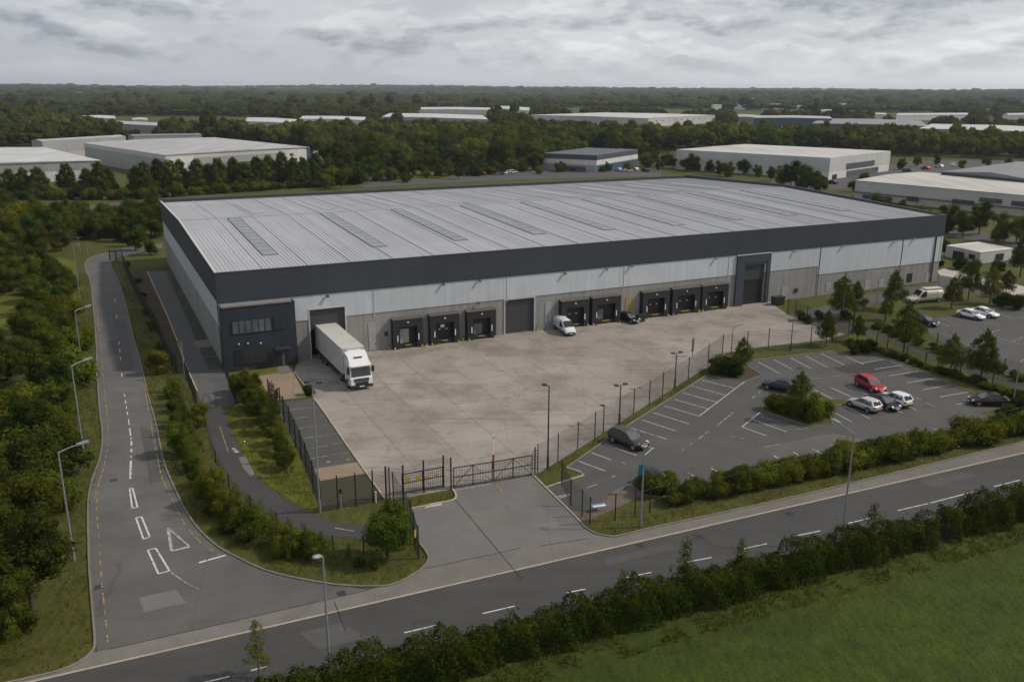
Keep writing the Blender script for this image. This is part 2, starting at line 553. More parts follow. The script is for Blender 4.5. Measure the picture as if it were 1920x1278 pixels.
M['leaf'] = foliage('leaves', (.034, .048, .008), (.068, .084, .012), (.122, .136, .020), trans=.32)
M['leaf_dark'] = foliage('dark_leaves', (.026, .039, .009), (.050, .066, .012), (.090, .106, .019), trans=.3)
M['leaf_light'] = foliage('fresh_leaves', (.062, .076, .010), (.098, .112, .014), (.152, .162, .024), trans=.34)
M['leaf_wood'] = foliage('woodland_leaves', (.026, .040, .009), (.058, .072, .011), (.104, .114, .018), .10, .22, .38)
M['leaf_far'] = foliage('far_woodland_leaves', (.017, .027, .010), (.038, .049, .012), (.068, .078, .017), .011, .0, .3)
M['leaf_hedge'] = foliage('hedge_leaves', (.020, .030, .005), (.048, .064, .008), (.116, .136, .018), .6, .3, .2)
M['blade'] = foliage('grass_blades', (.056, .062, .010), (.084, .090, .014), (.120, .115, .035), .35, .35, .0)
M['skylight_faint'] = plain('faint_skylight', (.30, .308, .325), .5, var=.08)  # back-slope skylights, toned close to the roof sheet
M['leaf_wood_light'] = foliage('pale_woodland_leaves', (.036, .048, .009), (.080, .088, .012), (.132, .132, .020), .10, .22, .35)
M['leaf_wood_dark'] = foliage('deep_woodland_leaves', (.018, .032, .010), (.038, .056, .013), (.070, .088, .019), .10, .22, .3)
# ------------------------------------------------------------------ ground, roads and markings
RNG = np.random.default_rng(7)
_ph = RNG.uniform(0, 6.28, 40)


def wob(x, y, s, k=0):
    return (np.sin(x * s + _ph[k]) * np.cos(y * s * 1.13 + _ph[k + 1]) + .6 * np.sin(x * s * 2.3 + y * s * 1.7 + _ph[k + 2]) + .4 * np.cos(y * s * 3.1 - x * s * 2.1 + _ph[k + 3])) / 1.6


def terrain(x, y):
    x = np.asarray(x, float)
    y = np.asarray(y, float)
    r = np.hypot(x, y)
    t = np.clip((r - 1300) / 5700, 0, 1)
    t = t * t * (3 - 2 * t)
    side = np.clip(-x / 3000, -1, 1)
    t2 = np.clip((r - 1700) / 2500, 0, 1)
    return t * (25 + 2.5 * side) + t2 * 11.0 * wob(x, y, .0009, 4) + np.clip((r - 700) / 900, 0, 1) * 1.3 * (1 + wob(x, y, .004, 9)) - np.clip((r - 7400) / 1500, 0, 1) * 30


def build_ground():
    rr = np.concatenate([[0, 20, 60, 120, 220, 350, 500], np.geomspace(650, 9200, 54)])
    na = 120
    aa = np.linspace(0, 2 * pi, na, endpoint=False)
    R_, A_ = np.meshgrid(rr, aa, indexing='ij')
    X, Y = R_ * np.sin(A_), R_ * np.cos(A_)
    Z = terrain(X, Y)
    V = np.stack([X, Y, Z], -1).reshape(-1, 3)
    i, j = np.meshgrid(np.arange(len(rr) - 1), np.arange(na), indexing='ij')
    j2 = (j + 1) % na
    Fq = np.stack([i * na + j, i * na + j2, (i + 1) * na + j2, (i + 1) * na + j], -1).reshape(-1, 4)[:, ::-1]
    tag(link('ground', np_mesh('ground', V, Fq, [M['grass']], None, True)), kind='structure')


build_ground()


def flat(name, pts, z, mat):
    mb = MB()
    ps = [G(x, y) for x, y in pts]
    mb.add([(p[0], p[1], z) for p in ps], [tuple(range(len(ps)))])
    o = mb.build(name, M[mat])
    me = o.data
    if me.polygons[0].normal.z < 0:
        me.flip_normals()
    return tag(o, kind='structure')


def smooth_line(pts, n=5):
    """Catmull-Rom through points"""
    P = [np.array(p, float) for p in pts]
    P = [2 * P[0] - P[1]] + P + [2 * P[-1] - P[-2]]
    out = []
    for k in range(1, len(P) - 2):
        for t in np.linspace(0, 1, n, endpoint=False):
            a, b, c, d = P[k - 1], P[k], P[k + 1], P[k + 2]
            out.append(.5 * ((2 * b) + (-a + c) * t + (2 * a - 5 * b + 4 * c - d) * t * t + (-a + 3 * b - 3 * c + d) * t ** 3))
    out.append(P[-2])
    return out


def offset_line(pts, w):
    P = [np.array(p[:2], float) for p in pts]
    out = []
    for k in range(len(P)):
        d = P[min(k + 1, len(P) - 1)] - P[max(k - 1, 0)]
        d /= np.linalg.norm(d) + 1e-9
        out.append(P[k] + np.array([-d[1], d[0]]) * w)
    return out


def kerb(pts, mat='kerb', w=.16, h=.11, sm=True, name='kerb'):
    P = [G(*p) for p in pts] if len(pts[0]) == 2 else [np.array(p) for p in pts]
    if sm and len(P) > 2: P = smooth_line(P, 5)
    a, b = offset_line(P, w / 2), offset_line(P, -w / 2)
    mb = MB()
    n = len(P)
    vs = []
    for k in range(n):
        vs += [(a[k][0], a[k][1], -.02), (a[k][0], a[k][1], h), (b[k][0], b[k][1], h), (b[k][0], b[k][1], -.02)]
    fs = []
    for k in range(n - 1):
        for q in range(3):
            fs.append((4 * k + q, 4 * k + q + 1, 4 * k + 4 + q + 1, 4 * k + 4 + q))
    fs += [(3, 2, 1, 0), (4 * n - 4, 4 * n - 3, 4 * n - 2, 4 * n - 1)]
    mb.add(vs, fs)
    return tag(mb.build(name, M[mat]), kind='structure')


class Marks:
    def __init__(s, z):
        s.mb = MB()
        s.z0 = z
        s.kp = s.kl = 0
        s.z = z

    def line(s, p0, p1, w=.1, m=0):
        s.kl += 1
        s.z = s.z0 + .009 + .0006 * (s.kl % 6)
        a, b = G(*p0)[:2], G(*p1)[:2]
        d = b - a
        d /= np.linalg.norm(d)
        nn = np.array([-d[1], d[0]]) * w / 2
        q = [a - nn, b - nn, b + nn, a + nn]
        s.mb.quad(*[(p[0], p[1], s.z) for p in q], m)

    def path(s, pts, w=.1, m=0, dash=None):
        s.kl += 1
        s.z = s.z0 + .009 + .0006 * (s.kl % 6)
        P = smooth_line([G(*p) for p in pts], 8)
        a, b = offset_line(P, w / 2), offset_line(P, -w / 2)
        acc = 0
        for k in range(len(P) - 1):
            acc += np.linalg.norm(P[k + 1] - P[k])
            if dash and (acc % (dash[0] + dash[1])) > dash[0]: continue
            s.mb.quad(*[(p[0], p[1], s.z) for p in (b[k], b[k + 1], a[k + 1], a[k])], m)

    def poly(s, pts, m=0):
        P = [G(*p) for p in pts]
        s.kp += 1
        s.z = s.z0 + .0013 * s.kp
        s.mb.add([(p[0], p[1], s.z) for p in P], [tuple(range(len(P)))], m)

    def done(s, name, mats):
        o = s.mb.build(name, [M[m] for m in mats])
        bm = bmesh.new()
        bm.from_mesh(o.data)
        for f in bm.faces:
            if f.normal.z < 0: f.normal_flip()
        bm.to_mesh(o.data)
        bm.free()
        return tag(o, kind='structure')


# main road in the foreground
K0, K1 = G(165, 1253), G(1920, 849)
KD = (K1 - K0) / np.linalg.norm(K1 - K0)
KN = np.array([KD[1], -KD[0], 0])            # towards the camera
KANG = atan2(KD[1], KD[0])


def KP(s, off, z=0.0):
    p = K0 + KD * s + KN * off
    return np.array([p[0], p[1], z])


ROADW = 8.3


def strip(name, s0, s1, o0, o1, z, mat):
    mb = MB()
    q = [KP(s0, o0, z), KP(s0, o1, z), KP(s1, o1, z), KP(s1, o0, z)]
    mb.quad(*q)
    o = mb.build(name, M[mat])
    if o.data.polygons[0].normal.z < 0: o.data.flip_normals()
    return tag(o, kind='structure')


strip('road', -90, 330, 0, ROADW, .012, 'road')
strip('field', -90, 330, ROADW + 1.2, 120, .010, 'field')
kerb([KP(-90, ROADW + .1), KP(330, ROADW + .1)], 'kerb', sm=False)
VERGE_L = [(-60, 1297), (25, 1278), (110, 1258), (150, 1240), (172, 1222), (178, 1203)]
VERGE_R = [(1088, 978), (1094, 986), (1103, 993), (1117, 1000), (1135, 1004.5), (1160, 1005), (1230, 988), (1420, 947), (1640, 896), (1920, 828), (2150, 773)]
ISLE_W = [(349, 958), (370, 989), (406, 1023), (443, 1044), (500, 1070), (576, 1088), (646, 1098), (716, 1099), (747, 1092), (780, 1074), (797, 1060), (803.5, 1046), (797, 1032), (787, 1018)]
SIDE_L = [(305, 457), (260, 463), (232, 466), (206, 473), (182, 479), (167, 485), (159, 496), (162, 511), (169, 526), (175, 575), (180, 635), (182, 700), (187, 770), (191, 800), (192, 825),
          (187, 860), (176, 890), (168, 920), (165, 960), (167, 1050), (170, 1100), (175, 1160)]
SIDE_R = [(305, 465), (260, 473), (232, 480), (213, 486), (207, 492), (209, 502), (221, 526), (232, 557), (242, 596), (250, 633), (260, 667), (268, 698), (276, 734), (282, 757), (293, 797), (303, 847),
          (312, 880), (326, 912), (340, 943)]
flat('side_road', SIDE_L + [(178, 1203), (184, 1222), (450, 1162), (691, 1106)] + [(646, 1098), (576, 1088), (500, 1070), (443, 1044), (406, 1023), (370, 989), (349, 958)] + SIDE_R[::-1], .020, 'side_road')
foot = VERGE_L[:-1] + [(180, 1222), (450, 1162), (691, 1106), (716, 1099), (747, 1092), (780, 1074), (797, 1064), (978, 1027), (1119, 1002), (1160, 1005), (1230, 988), (1420, 947), (1640, 896), (1920, 828), (2150, 773), (2150, 796)]
mbf = MB()
pf = [G(*p) for p in foot] + [KP(-25, 0)]
pf[-2] = KP(float((G(2150, 796) - K0) @ KD), 0)
mbf.add([(p[0], p[1], .026) for p in pf], [tuple(range(len(pf)))])
of = mbf.build('footway', M['footway'])
if of.data.polygons[0].normal.z < 0: of.data.flip_normals()
tag(of, kind='structure')
kerb([KP(-40, 0), KP(150, 0)], 'kerb_pale', w=.17, h=.035, sm=False)
flat('apron', [(848, 917), (1001, 891), (1023, 914), (1061, 951), (1088, 978), (1094, 986), (1103, 993), (1119, 1002), (978, 1027), (797, 1064), (803.5, 1046), (797, 1032), (787, 1018), (775, 985), (765, 955), (800, 948), (845, 939), (855, 932), (853, 924)], .022, 'apron')
YARD = [(556, 683), (556, 668), (1440, 561), (1450, 571), (1476, 589), (1534, 615), (1585, 626), (1550, 637), (1420, 651), (1362, 662), (1329, 686), (1242, 741), (1161, 792), (1083, 842), (1046, 865), (1008, 888), (1001, 891), (848, 917), (757, 933), (722, 936), (687, 887), (645, 827), (610, 776), (588, 746), (551, 697)]
flat('yard', YARD, .016, 'yard')
flat('small_car_park', [(505, 757), (576, 748), (588, 746), (610, 776), (671, 866), (586, 879), (544, 806)], .012, 'asphalt')
flat('pale_slab', [(586, 879), (671, 866), (687, 887), (597, 902)], .014, 'sand')
flat('worn_ground', [(597, 902), (687, 887), (722, 936), (700, 940), (602, 958)], .008, 'turf_dark')
flat('sandy_plot', [(481, 705), (549, 696), (574, 744), (513, 751)], .020, 'sand')
flat('office_path', [(519, 687), (546, 683), (552, 697), (524, 703)], .022, 'footway')
flat('car_park', [(1023, 914), (1095, 891), (1062, 877), (1156, 811), (1323, 705), (1397, 715), (1430, 704), (1392, 680), (1420, 675), (1566, 658), (1587, 665), (1641, 661), (1665, 671), (1818, 735), (1895, 762), (1838, 774), (1875, 792), (1240, 932), (1205, 928), (1182, 909), (1146, 926), (1108, 962), (1061, 951)], .012, 'asphalt')
flat('paved_corner', [(1064, 954), (1108, 962), (1146, 926), (1182, 909), (1205, 928), (1150, 955), (1108, 972), (1094, 976)], .014, 'paving')
PATH_L = [(379, 766), (385, 790), (393, 816), (408, 860), (428, 890), (452, 921), (485, 951), (520, 972), (568, 993), (632, 1007), (691, 1009), (772, 1003)]
PATH_R = [(421, 766), (428, 790), (436, 811), (457, 855), (479, 890), (511, 919), (555, 947), (590, 964), (624, 976), (688, 984), (768, 978)]
flat('footpath', [tuple(p) for p in smooth_line(PATH_L, 3)] + [tuple(p) for p in smooth_line(PATH_R, 3)][::-1], .010, 'path')
flat('side_lane', [(276, 509), (320, 508), (418, 690), (443, 757), (381, 767), (370, 733), (349, 687), (331, 635), (312, 588)], .012, 'strip')
flat('side_bays', [(311, 510), (320, 509), (415, 685), (419, 691), (391, 693), (352, 600)], .016, 'bay_dark')
flat('soil_bed', [(246, 512), (274, 510), (310, 588), (329, 635), (345, 684), (322, 690), (300, 640), (270, 570)], .008, 'soil')
RP_U = [(1560, 598), (1574, 603), (1634, 621), (1706, 647), (1758, 668), (1810, 686), (1920, 724), (2000, 752)]
RP_L = [(1560, 612), (1589, 624), (1641, 631), (1680, 645), (1732, 666), (1810, 695), (1920, 734), (2000, 764)]
flat('footpath', RP_U + RP_L[::-1], .010, 'path')
flat('car_park', [(1722, 597), (1790, 592), (1880, 570), (1990, 556), (2060, 700), (1990, 745), (1905, 712), (1800, 662), (1745, 628)], .012, 'asphalt')
flat('service_road', [(1478, 590), (1560, 570), (1630, 550), (1752, 530), (1790, 540), (1760, 549), (1640, 569), (1575, 590), (1535, 614)], .012, 'asphalt')
flat('pale_path', [(1757, 508), (1770, 503), (1835, 517), (1925, 538), (1925, 562), (1800, 522), (1762, 516)], .012, 'concrete_light')
flat('service_road', [(1762, 516), (1800, 522), (1925, 562), (1925, 575), (1800, 541), (1760, 531)], .010, 'asphalt')
# distant roads and yards
flat('far_road', [(20, 398), (130, 388), (320, 372), (420, 366), (420, 374), (320, 386), (200, 400), (20, 412)], .03, 'asphalt')
flat('far_path', [(190, 413), (320, 404), (320, 410), (190, 420)], .03, 'footway')
flat('far_car_park', [(660, 345), (800, 331), (1010, 319), (1240, 318), (1240, 330), (1000, 336), (800, 344), (690, 352)], .03, 'asphalt')
flat('far_car_park', [(1440, 338), (1600, 326), (1700, 302), (1900, 300), (1990, 320), (1700, 345), (1480, 362)], .03, 'asphalt')
flat('far_car_park', [(1765, 442), (1900, 460), (1930, 480), (1930, 450), (1800, 428)], .02, 'asphalt')
flat('glade', [(-80, 640), (-60, 530), (60, 560), (85, 590), (60, 640), (0, 660)], .008, 'glade')
flat('glade', [(-60, 800), (-40, 715), (55, 715), (75, 745), (30, 800)], .008, 'glade')
flat('glade', [(90, 500), (110, 480), (140, 490), (150, 570), (120, 560)], .006, 'glade')
flat('glade', [(715, 334), (760, 322), (790, 320), (850, 326), (830, 336), (740, 340)], .045, 'glade')
flat('lawn', [(443, 757), (505, 760), (540, 806), (574, 890), (600, 958), (566, 950), (515, 918), (482, 889), (460, 855), (440, 811), (426, 770)], .007, 'glade')
flat('lawn', [(424, 696), (519, 688), (524, 702), (483, 706), (512, 752), (443, 757)], .0075, 'glade')

ISLAND = [(1428, 771), (1520, 800), (1561, 795), (1553, 764), (1592, 757), (1600, 751), (1552, 749), (1536, 736), (1482, 735), (1432, 756)]
flat('planting_island', ISLAND, .06, 'grass')
PLANT2 = [(1323, 705), (1397, 715), (1430, 704), (1392, 681), (1345, 676)]
flat('planting_island', PLANT2, .06, 'soil')
for kp, mt, sm in ((SIDE_L + [(178, 1203)] + VERGE_L[:-1][::-1], 'kerb', True), (SIDE_R[3:] + ISLE_W, 'kerb', True), (VERGE_R, 'kerb', True),
                   (ISLAND + ISLAND[:1], 'kerb', False), ([(1062, 877), (1156, 811), (1323, 705), (1397, 715), (1430, 704), (1392, 680), (1420, 675), (1566, 658), (1587, 665), (1641, 661), (1665, 671), (1818, 735), (1895, 762)], 'kerb', False),
                   ([(765, 955), (800, 948), (845, 939), (855, 932), (852, 922), (848, 917)], 'kerb_pale', True),
                   ([(1001, 892), (1023, 914), (1061, 951), (1088, 978)], 'kerb_pale', False),
                   ([(1023, 914), (1095, 891), (1085, 884), (1062, 877)], 'kerb_pale', False),
                   ([(551, 697), (588, 746), (610, 776), (645, 827), (687, 887), (722, 936)], 'kerb_pale', False),
                   ([(276, 509), (312, 588), (331, 635), (349, 687), (370, 733)], 'kerb_pale', False),
                   ([(481, 705), (549, 696)], 'kerb', False),
                   ([(1146, 926), (1182, 909), (1205, 928), (1240, 932), (1310, 917)], 'kerb', False)):
    kerb(kp, mt, sm=sm)

# painted markings
mk = Marks(.034)
for a, b, w in [((233, 739), (234, 744), .12), ((235, 751), (236, 757), .12), ((237, 762), (237.6, 767), .12), ((238.5, 772), (239.5, 778), .12), ((241, 786), (242.5, 797), .12), ((243, 803), (245, 817), .14), ((245.6, 821), (246, 824), .14),
                ((246.5, 827), (246.5, 836), .16), ((246.5, 842), (246.5, 848), .16), ((246, 855), (246, 858), .14), ((245.6, 864), (244.2, 898), .2), ((223, 640), (224, 646), .1), ((224.5, 655), (225, 661), .1), ((225.5, 669), (226.5, 675), .1), ((228, 700), (229, 706), .1), ((218, 590), (219, 596), .1), ((215, 560), (216, 566), .1)]:
    mk.line(a, b, w)
for q in ([(243, 916), (248.5, 915), (258, 951), (248, 953)], [(255, 971), (265.5, 969), (281, 1007), (269, 1010.5)], [(277, 1031), (292, 1028), (318, 1070), (297, 1076)]):
    for k in range(4): mk.line(q[k], q[(k + 1) % 4], .15)
mk.line((373, 1055), (423, 1041), .22)
for a, b, w in [((315, 990), (356, 1025), .16), ((356, 1025), (322, 1033), .3), ((322, 1033), (315, 990), .26)]: mk.line(a, b, w, 1)
mk.line((319, 1072), (352, 1095), .1, 1)
mk.line((352, 1095), (383, 1110), .06, 1)
mk.path([(182, 590), (187.5, 633), (191, 680), (196, 735), (201, 780), (203.8, 823)], .09, 2, (2.6, .8))
mk.path([(203, 832), (195, 874), (186.6, 904), (181, 945), (184, 992), (186, 1018), (191, 1092), (199, 1171), (203, 1214)], .12, 2, (1.0, .75))
mk.path([(190, 890), (181, 918), (177, 935)], .08, 2, (3, .5))
mk.path([(269, 712), (281.7, 788), (291, 837), (303, 893), (317, 924), (340, 973), (359, 999), (380, 1020), (412, 1041)], .11, 2, (1.3, .7))
mk.line((412, 800), (428, 848), .09, 2)
mk.poly([(434, 840), (440, 840), (449, 848), (440, 849)], 1)
mk.poly([(447, 857), (461, 856), (468, 870), (478, 889), (470, 893), (456, 878)], 3)
mk.line((628, 990), (664, 996), .12, 1)
mk.poly([(318, 1172), (400, 1155), (470, 1139), (470, 1146), (400, 1163), (330, 1180)], 4) if False else None
mk.done('road_marking', ['white_line', 'white_worn', 'yellow_line', 'footway'])
mk = Marks(.022)
for a, b in [((470, 1257), (500, 1249)), ((758, 1186), (822, 1171)), ((905, 1150), (965, 1136)), ((1063, 1111), (1098, 1104)), ((1166, 1084), (1221, 1073)), ((1284, 1054), (1334, 1045)), ((1392, 1029), (1438, 1019)), ((1494, 1004), (1538, 995)), ((1590, 981), (1640, 969)),
             ((1683, 957), (1740, 944)), ((1742, 943.5), (1840, 918)), ((1864, 912), (1912, 900)), ((1960, 888), (2010, 877)), ((380, 1280), (430, 1268))]:
    mk.line(a, b, .12)
mk.poly([(405, 1206), (412, 1240), (420, 1290), (300, 1320), (150, 1320), (300, 1262)], 2) if False else None
mk.poly([(1718, 904), (1800, 887), (1840, 889), (1752, 914)], 2)
mk.poly([(418, 1236), (800, 1146), (812, 1160), (430, 1252)], 3)
mk.poly([(560, 1186), (640, 1168), (690, 1195), (600, 1218)], 2)
mk.poly([(1130, 1048), (1260, 1018), (1268, 1030), (1138, 1060)], 2)
mk.done('road_marking', ['white_line', 'yellow_line', 'asphalt', 'road'])
mk = Marks(.0235)
mk.poly([(200, 640), (236, 632), (240, 660), (203, 668)], 0)
mk.poly([(214, 600), (236, 598), (243, 640), (252, 690), (228, 696)], 0)
mk.poly([(262, 800), (296, 812), (318, 900), (282, 905)], 0)
mk.poly([(260, 1120), (330, 1105), (350, 1130), (270, 1148)], 1)
mk.done('asphalt_patch', ['asphalt', 'apron'])
mk = Marks(.0235)
mk.poly([(850, 960), (940, 945), (960, 975), (868, 992)], 0)
mk.poly([(1000, 985), (1070, 972), (1085, 985), (1010, 1000)], 0)
mk.poly([(1290, 800), (1420, 770), (1440, 790), (1310, 825)], 1) if False else None
mk.done('asphalt_patch', ['footway', 'road'])
mk = Marks(.0165)
mk.poly([(1560, 690), (1660, 672), (1690, 690), (1600, 706)], 0)
mk.poly([(1420, 840), (1560, 812), (1640, 828), (1470, 868)], 1)
mk.done('asphalt_patch', ['bay_dark', 'side_road'])
mk = Marks(.036)
mk.line((1009, 901), (1000.7, 892), .1) if False else None
mk.line((926, 904), (945, 928), .16, 2)
mk.line((850, 920), (924, 907), .12, 1)
for a, b in [((848, 930), (978, 1085)), ((797, 1066), (978, 1027)), ((205, 1217), (450, 1162)), ((450, 1162), (691, 1106)), ((627, 1128), (648, 1182)), ((1010, 1024), (1100, 1010))]: mk.line(a, b, .05, 3)
mk.poly([(805, 944), (829, 940), (828, 947), (795, 953)], 4)
mk.line((1049, 934), (1069, 928), .1)
mk.done('road_marking', ['white_line', 'white_worn', 'yellow_line', 'black_trim', 'concrete_light'])
mk = Marks(.024)
Z3 = lambda *a: [(1000 + x / 3.84, 680 + y / 3.84) for x, y in a]
Z2 = lambda *a: [(1420 + x / 3.84, 620 + y / 3.84) for x, y in a]
for a, b in [((1215, 125), (1457, 187)), ((1140, 168), (1392, 236)), ((1075, 216), (1330, 287)), ((1015, 264), (1258, 333)), ((942, 310), (1193, 385)), ((865, 360), (1120, 440)), ((782, 412), (1040, 496)), ((697, 468), (963, 552)), ((600, 535), (868, 618)), ((510, 585), (745, 668)),
             ((420, 648), (560, 700)), ((325, 708), (515, 778)), ((1525, 133), (1193, 385)), ((1637, 353), (1503, 462)), ((1570, 405), (1825, 498)), ((1503, 462), (1675, 525)), ((1280, 757), (1435, 855)), ((1735, 672), (1905, 757)), ((865, 612), (800, 665)), ((170, 965), (262, 945))]:
    mk.line(*Z3(a, b), .1)
for a, b in [((1440, 358), (1325, 450)), ((1263, 492), (1235, 512)), ((1222, 525), (1188, 550)), ((1145, 578), (1130, 590)), ((1090, 618), (1062, 640)), ((640, 715), (680, 735)), ((1430, 528), (1540, 553)), ((1655, 607), (1775, 588)), ((1500, 755), (1570, 800)), ((1115, 790), (1280, 895)), ((590, 813), (560, 825)), ((470, 870), (380, 903)), ((1680, 165), (1620, 220)), ((1600, 235), (1575, 258))]:
    mk.line(*Z3(a, b), .1, 1)
for a, b in [((118, 902), (290, 992)), ((258, 875), (390, 940)), ((397, 850), (540, 918)), ((530, 825), (630, 870)), ((762, 788), (845, 825)), ((868, 768), (930, 797)), ((1025, 742), (1095, 770)), ((1155, 718), (1225, 750)), ((1255, 700), (1315, 725)),
             ((5, 225), (160, 307)), ((120, 210), (255, 280)), ((237, 195), (388, 273)), ((347, 182), (505, 263)), ((458, 165), (625, 245)), ((645, 188), (765, 243)), ((750, 234), (935, 203)), ((845, 277), (1050, 248)), ((950, 325), (1160, 292)), ((1075, 376), (1283, 342)), ((1192, 425), (1395, 390)),
             ((1315, 477), (1525, 440)), ((1435, 530), (1530, 515)), ((410, 425), (570, 505)), ((530, 410), (710, 493)), ((650, 395), (820, 470)), ((510, 568), (680, 655)), ((620, 540), (810, 633)), ((1090, 545), (1145, 572)), ((990, 570), (1045, 593))]:
    mk.line(*Z2(a, b), .1)
for a, b in [((395, 348), (470, 340)), ((525, 332), (595, 325)), ((640, 315), (710, 310)), ((1140, 482), (1190, 502)), ((1215, 518), (1280, 548)), ((20, 620), (160, 655)), ((270, 712), (370, 703))]:
    mk.line(*Z2(a, b), .1, 1)
for a, b in [((1738, 597), (1780, 612)), ((1766, 597), (1801, 610)), ((1877, 589), (1901, 599)), ((1912, 597), (1930, 593)), ((1850, 627), (1912, 645)), ((1896, 642), (1918, 632)), ((1850, 627), (1875, 618))]: mk.line(a, b, .1, 1)
mk.done('parking_bay_marking', ['white_line', 'white_worn'])
mk = Marks(.024)
for a, b in [((522, 771), (598, 763)), ((533, 787), (610, 777.5)), ((544, 806), (622, 794)), ((554, 824), (635, 811.5)), ((565, 844), (646, 829)), ((575, 861), (658, 847.6))]:
    q = ((a[0] + b[0]) / 2 + 8, (a[1] + b[1]) / 2 - 1.2)
    mk.line(a, q, .09, 0)
    mk.line(q, b, .09, 1)
mk.line((522, 770), (586, 879), .09, 0)
mk.line((613, 868), (617, 864), .35, 1)
mk.line((650, 862), (655, 860), .3, 1)
for a, b in [((334, 551), (355, 550)), ((345, 577), (369, 574)), ((357, 610), (382, 606)), ((368, 640), (394, 636)), ((377, 670), (405, 667)), ((385, 690), (414, 687)), ((391, 701), (420, 697)), ]: mk.line(a, b, .08, 0)
mk.poly([(361, 640), (392, 636), (397, 650), (369, 652)], 2)
mk.done('parking_bay_marking', ['white_worn', 'yellow_line', 'footway'])

# ------------------------------------------------------------------ the warehouse
Z1, Z2w, Z1r = 5.5, 8.95, 3.94
UR = FR(1533, 500)[0]
wh = thing('warehouse', 'very large grey warehouse with dark parapet band, white cladding and a row of loading docks', 'warehouse', BO, TH)
DA, DB, DP = (11.6, 16.5, 6.86), (40.95, 45.85, 5.32), (85.9, 90.5, 7.0)


def pierced(mb, u0, u1, v0, v1, z0, z1, holes, m=0):
    x = u0
    for a, b, top in sorted(holes):
        mb.box(x, a, v0, v1, z0, z1, m)
        if top < z1: mb.box(a, b, v0, v1, max(top, z0), z1, m)
        x = b
    mb.box(x, u1, v0, v1, z0, z1, m)


mb = MB()
pierced(mb, 0, BW, 0, .3, -.3, Z1, [DA, DB, DP])
mb.box(0, .3, .3, BD, -.3, Z1)
mb.box(BW - .3, BW, .3, BD, -.3, Z1)
mb.box(.3, BW - .3, BD - .3, BD, -.3, Z1)
mb.build('wall', M['wall_conc'], wh)
mb = MB()
pierced(mb, -.08, BW + .08, -.08, .22, Z1, Z2w, [DA, DP[:2] + (7.0,)])
mb.box(-.08, .22, .22, BD + .08, Z1, Z2w)
mb.box(BW - .22, BW + .08, .22, BD + .08, Z1, Z2w)
mb.box(.22, BW - .22, BD - .22, BD + .08, Z1, Z2w)
mb.box(UR, BW + .08, -.08, -.001, Z1r, Z1)
mb.box(BW + .001, BW + .08, -.001, BD + .08, Z1r, Z1)
mb.build('cladding', M['clad_white'], wh)
RIDGE_V, RIDGE_Z = 44.0, 1.25


def roof_z(v):
    return 12.55 + RIDGE_Z * (v / RIDGE_V if v < RIDGE_V else (BD - v) / (BD - RIDGE_V))


mb = MB()
mb.box(-.16, BW + .16, -.16, .14, Z2w, BH)
mb.box(-.16, BW + .16, BD - .14, BD + .16, Z2w, BH + .25)
for u0, u1, ex in ((-.16, .14, .12), (BW - .14, BW + .16, .55)):
    prof = [(.14, Z2w), (BD - .14, Z2w), (BD - .14, roof_z(BD) + ex + .2), (RIDGE_V, roof_z(RIDGE_V) + ex), (.14, BH)]
    n = len(prof)
    vs = [(u0, p[0], p[1]) for p in prof] + [(u1, p[0], p[1]) for p in prof]
    mb.add(vs, [tuple(range(n - 1, -1, -1)), tuple(range(n, 2 * n))] + [(i, (i + 1) % n, n + (i + 1) % n, n + i) for i in range(n)])
mb.build('parapet_band', M['clad_dark'], wh)
mb = MB()
mb.box(-.20, BW + .20, -.20, .16, BH, BH + .06)
mb.box(-.20, BW + .20, BD - .16, BD + .20, BH + .25, BH + .31)
mb.box(-.18, BW + .18, -.185, -.1601, Z2w - .02, Z2w + .10)
mb.build('coping', M['coping'], wh)
for u0, u1, ex in ((-.20, .16, .12), (BW - .16, BW + .20, .55)):
    mb = MB()
    for va, za, vb, zb in ((.16, BH, RIDGE_V, roof_z(RIDGE_V) + ex), (RIDGE_V, roof_z(RIDGE_V) + ex, BD - .16, roof_z(BD) + ex + .2)):
        mb.add([(u0, va, za), (u1, va, za), (u1, vb, zb), (u0, vb, zb), (u0, va, za + .06), (u1, va, za + .06), (u1, vb, zb + .06), (u0, vb, zb + .06)],
               [(3, 2, 1, 0), (4, 5, 6, 7), (0, 1, 5, 4), (1, 2, 6, 5), (2, 3, 7, 6), (3, 0, 4, 7)])
    mb.build('verge_trim', M['trim_light'] if u0 < 5 else M['coping'], wh)


def slope_bar(mb, u0, u1, v0, v1, h0, h1, m=0):
    a, b = roof_z(v0), roof_z(v1)
    mb.add([(u0, v0, a + h0), (u1, v0, a + h0), (u1, v1, b + h0), (u0, v1, b + h0), (u0, v0, a + h1), (u1, v0, a + h1), (u1, v1, b + h1), (u0, v1, b + h1)],
           [(3, 2, 1, 0), (4, 5, 6, 7), (0, 1, 5, 4), (1, 2, 6, 5), (2, 3, 7, 6), (3, 0, 4, 7)], m)


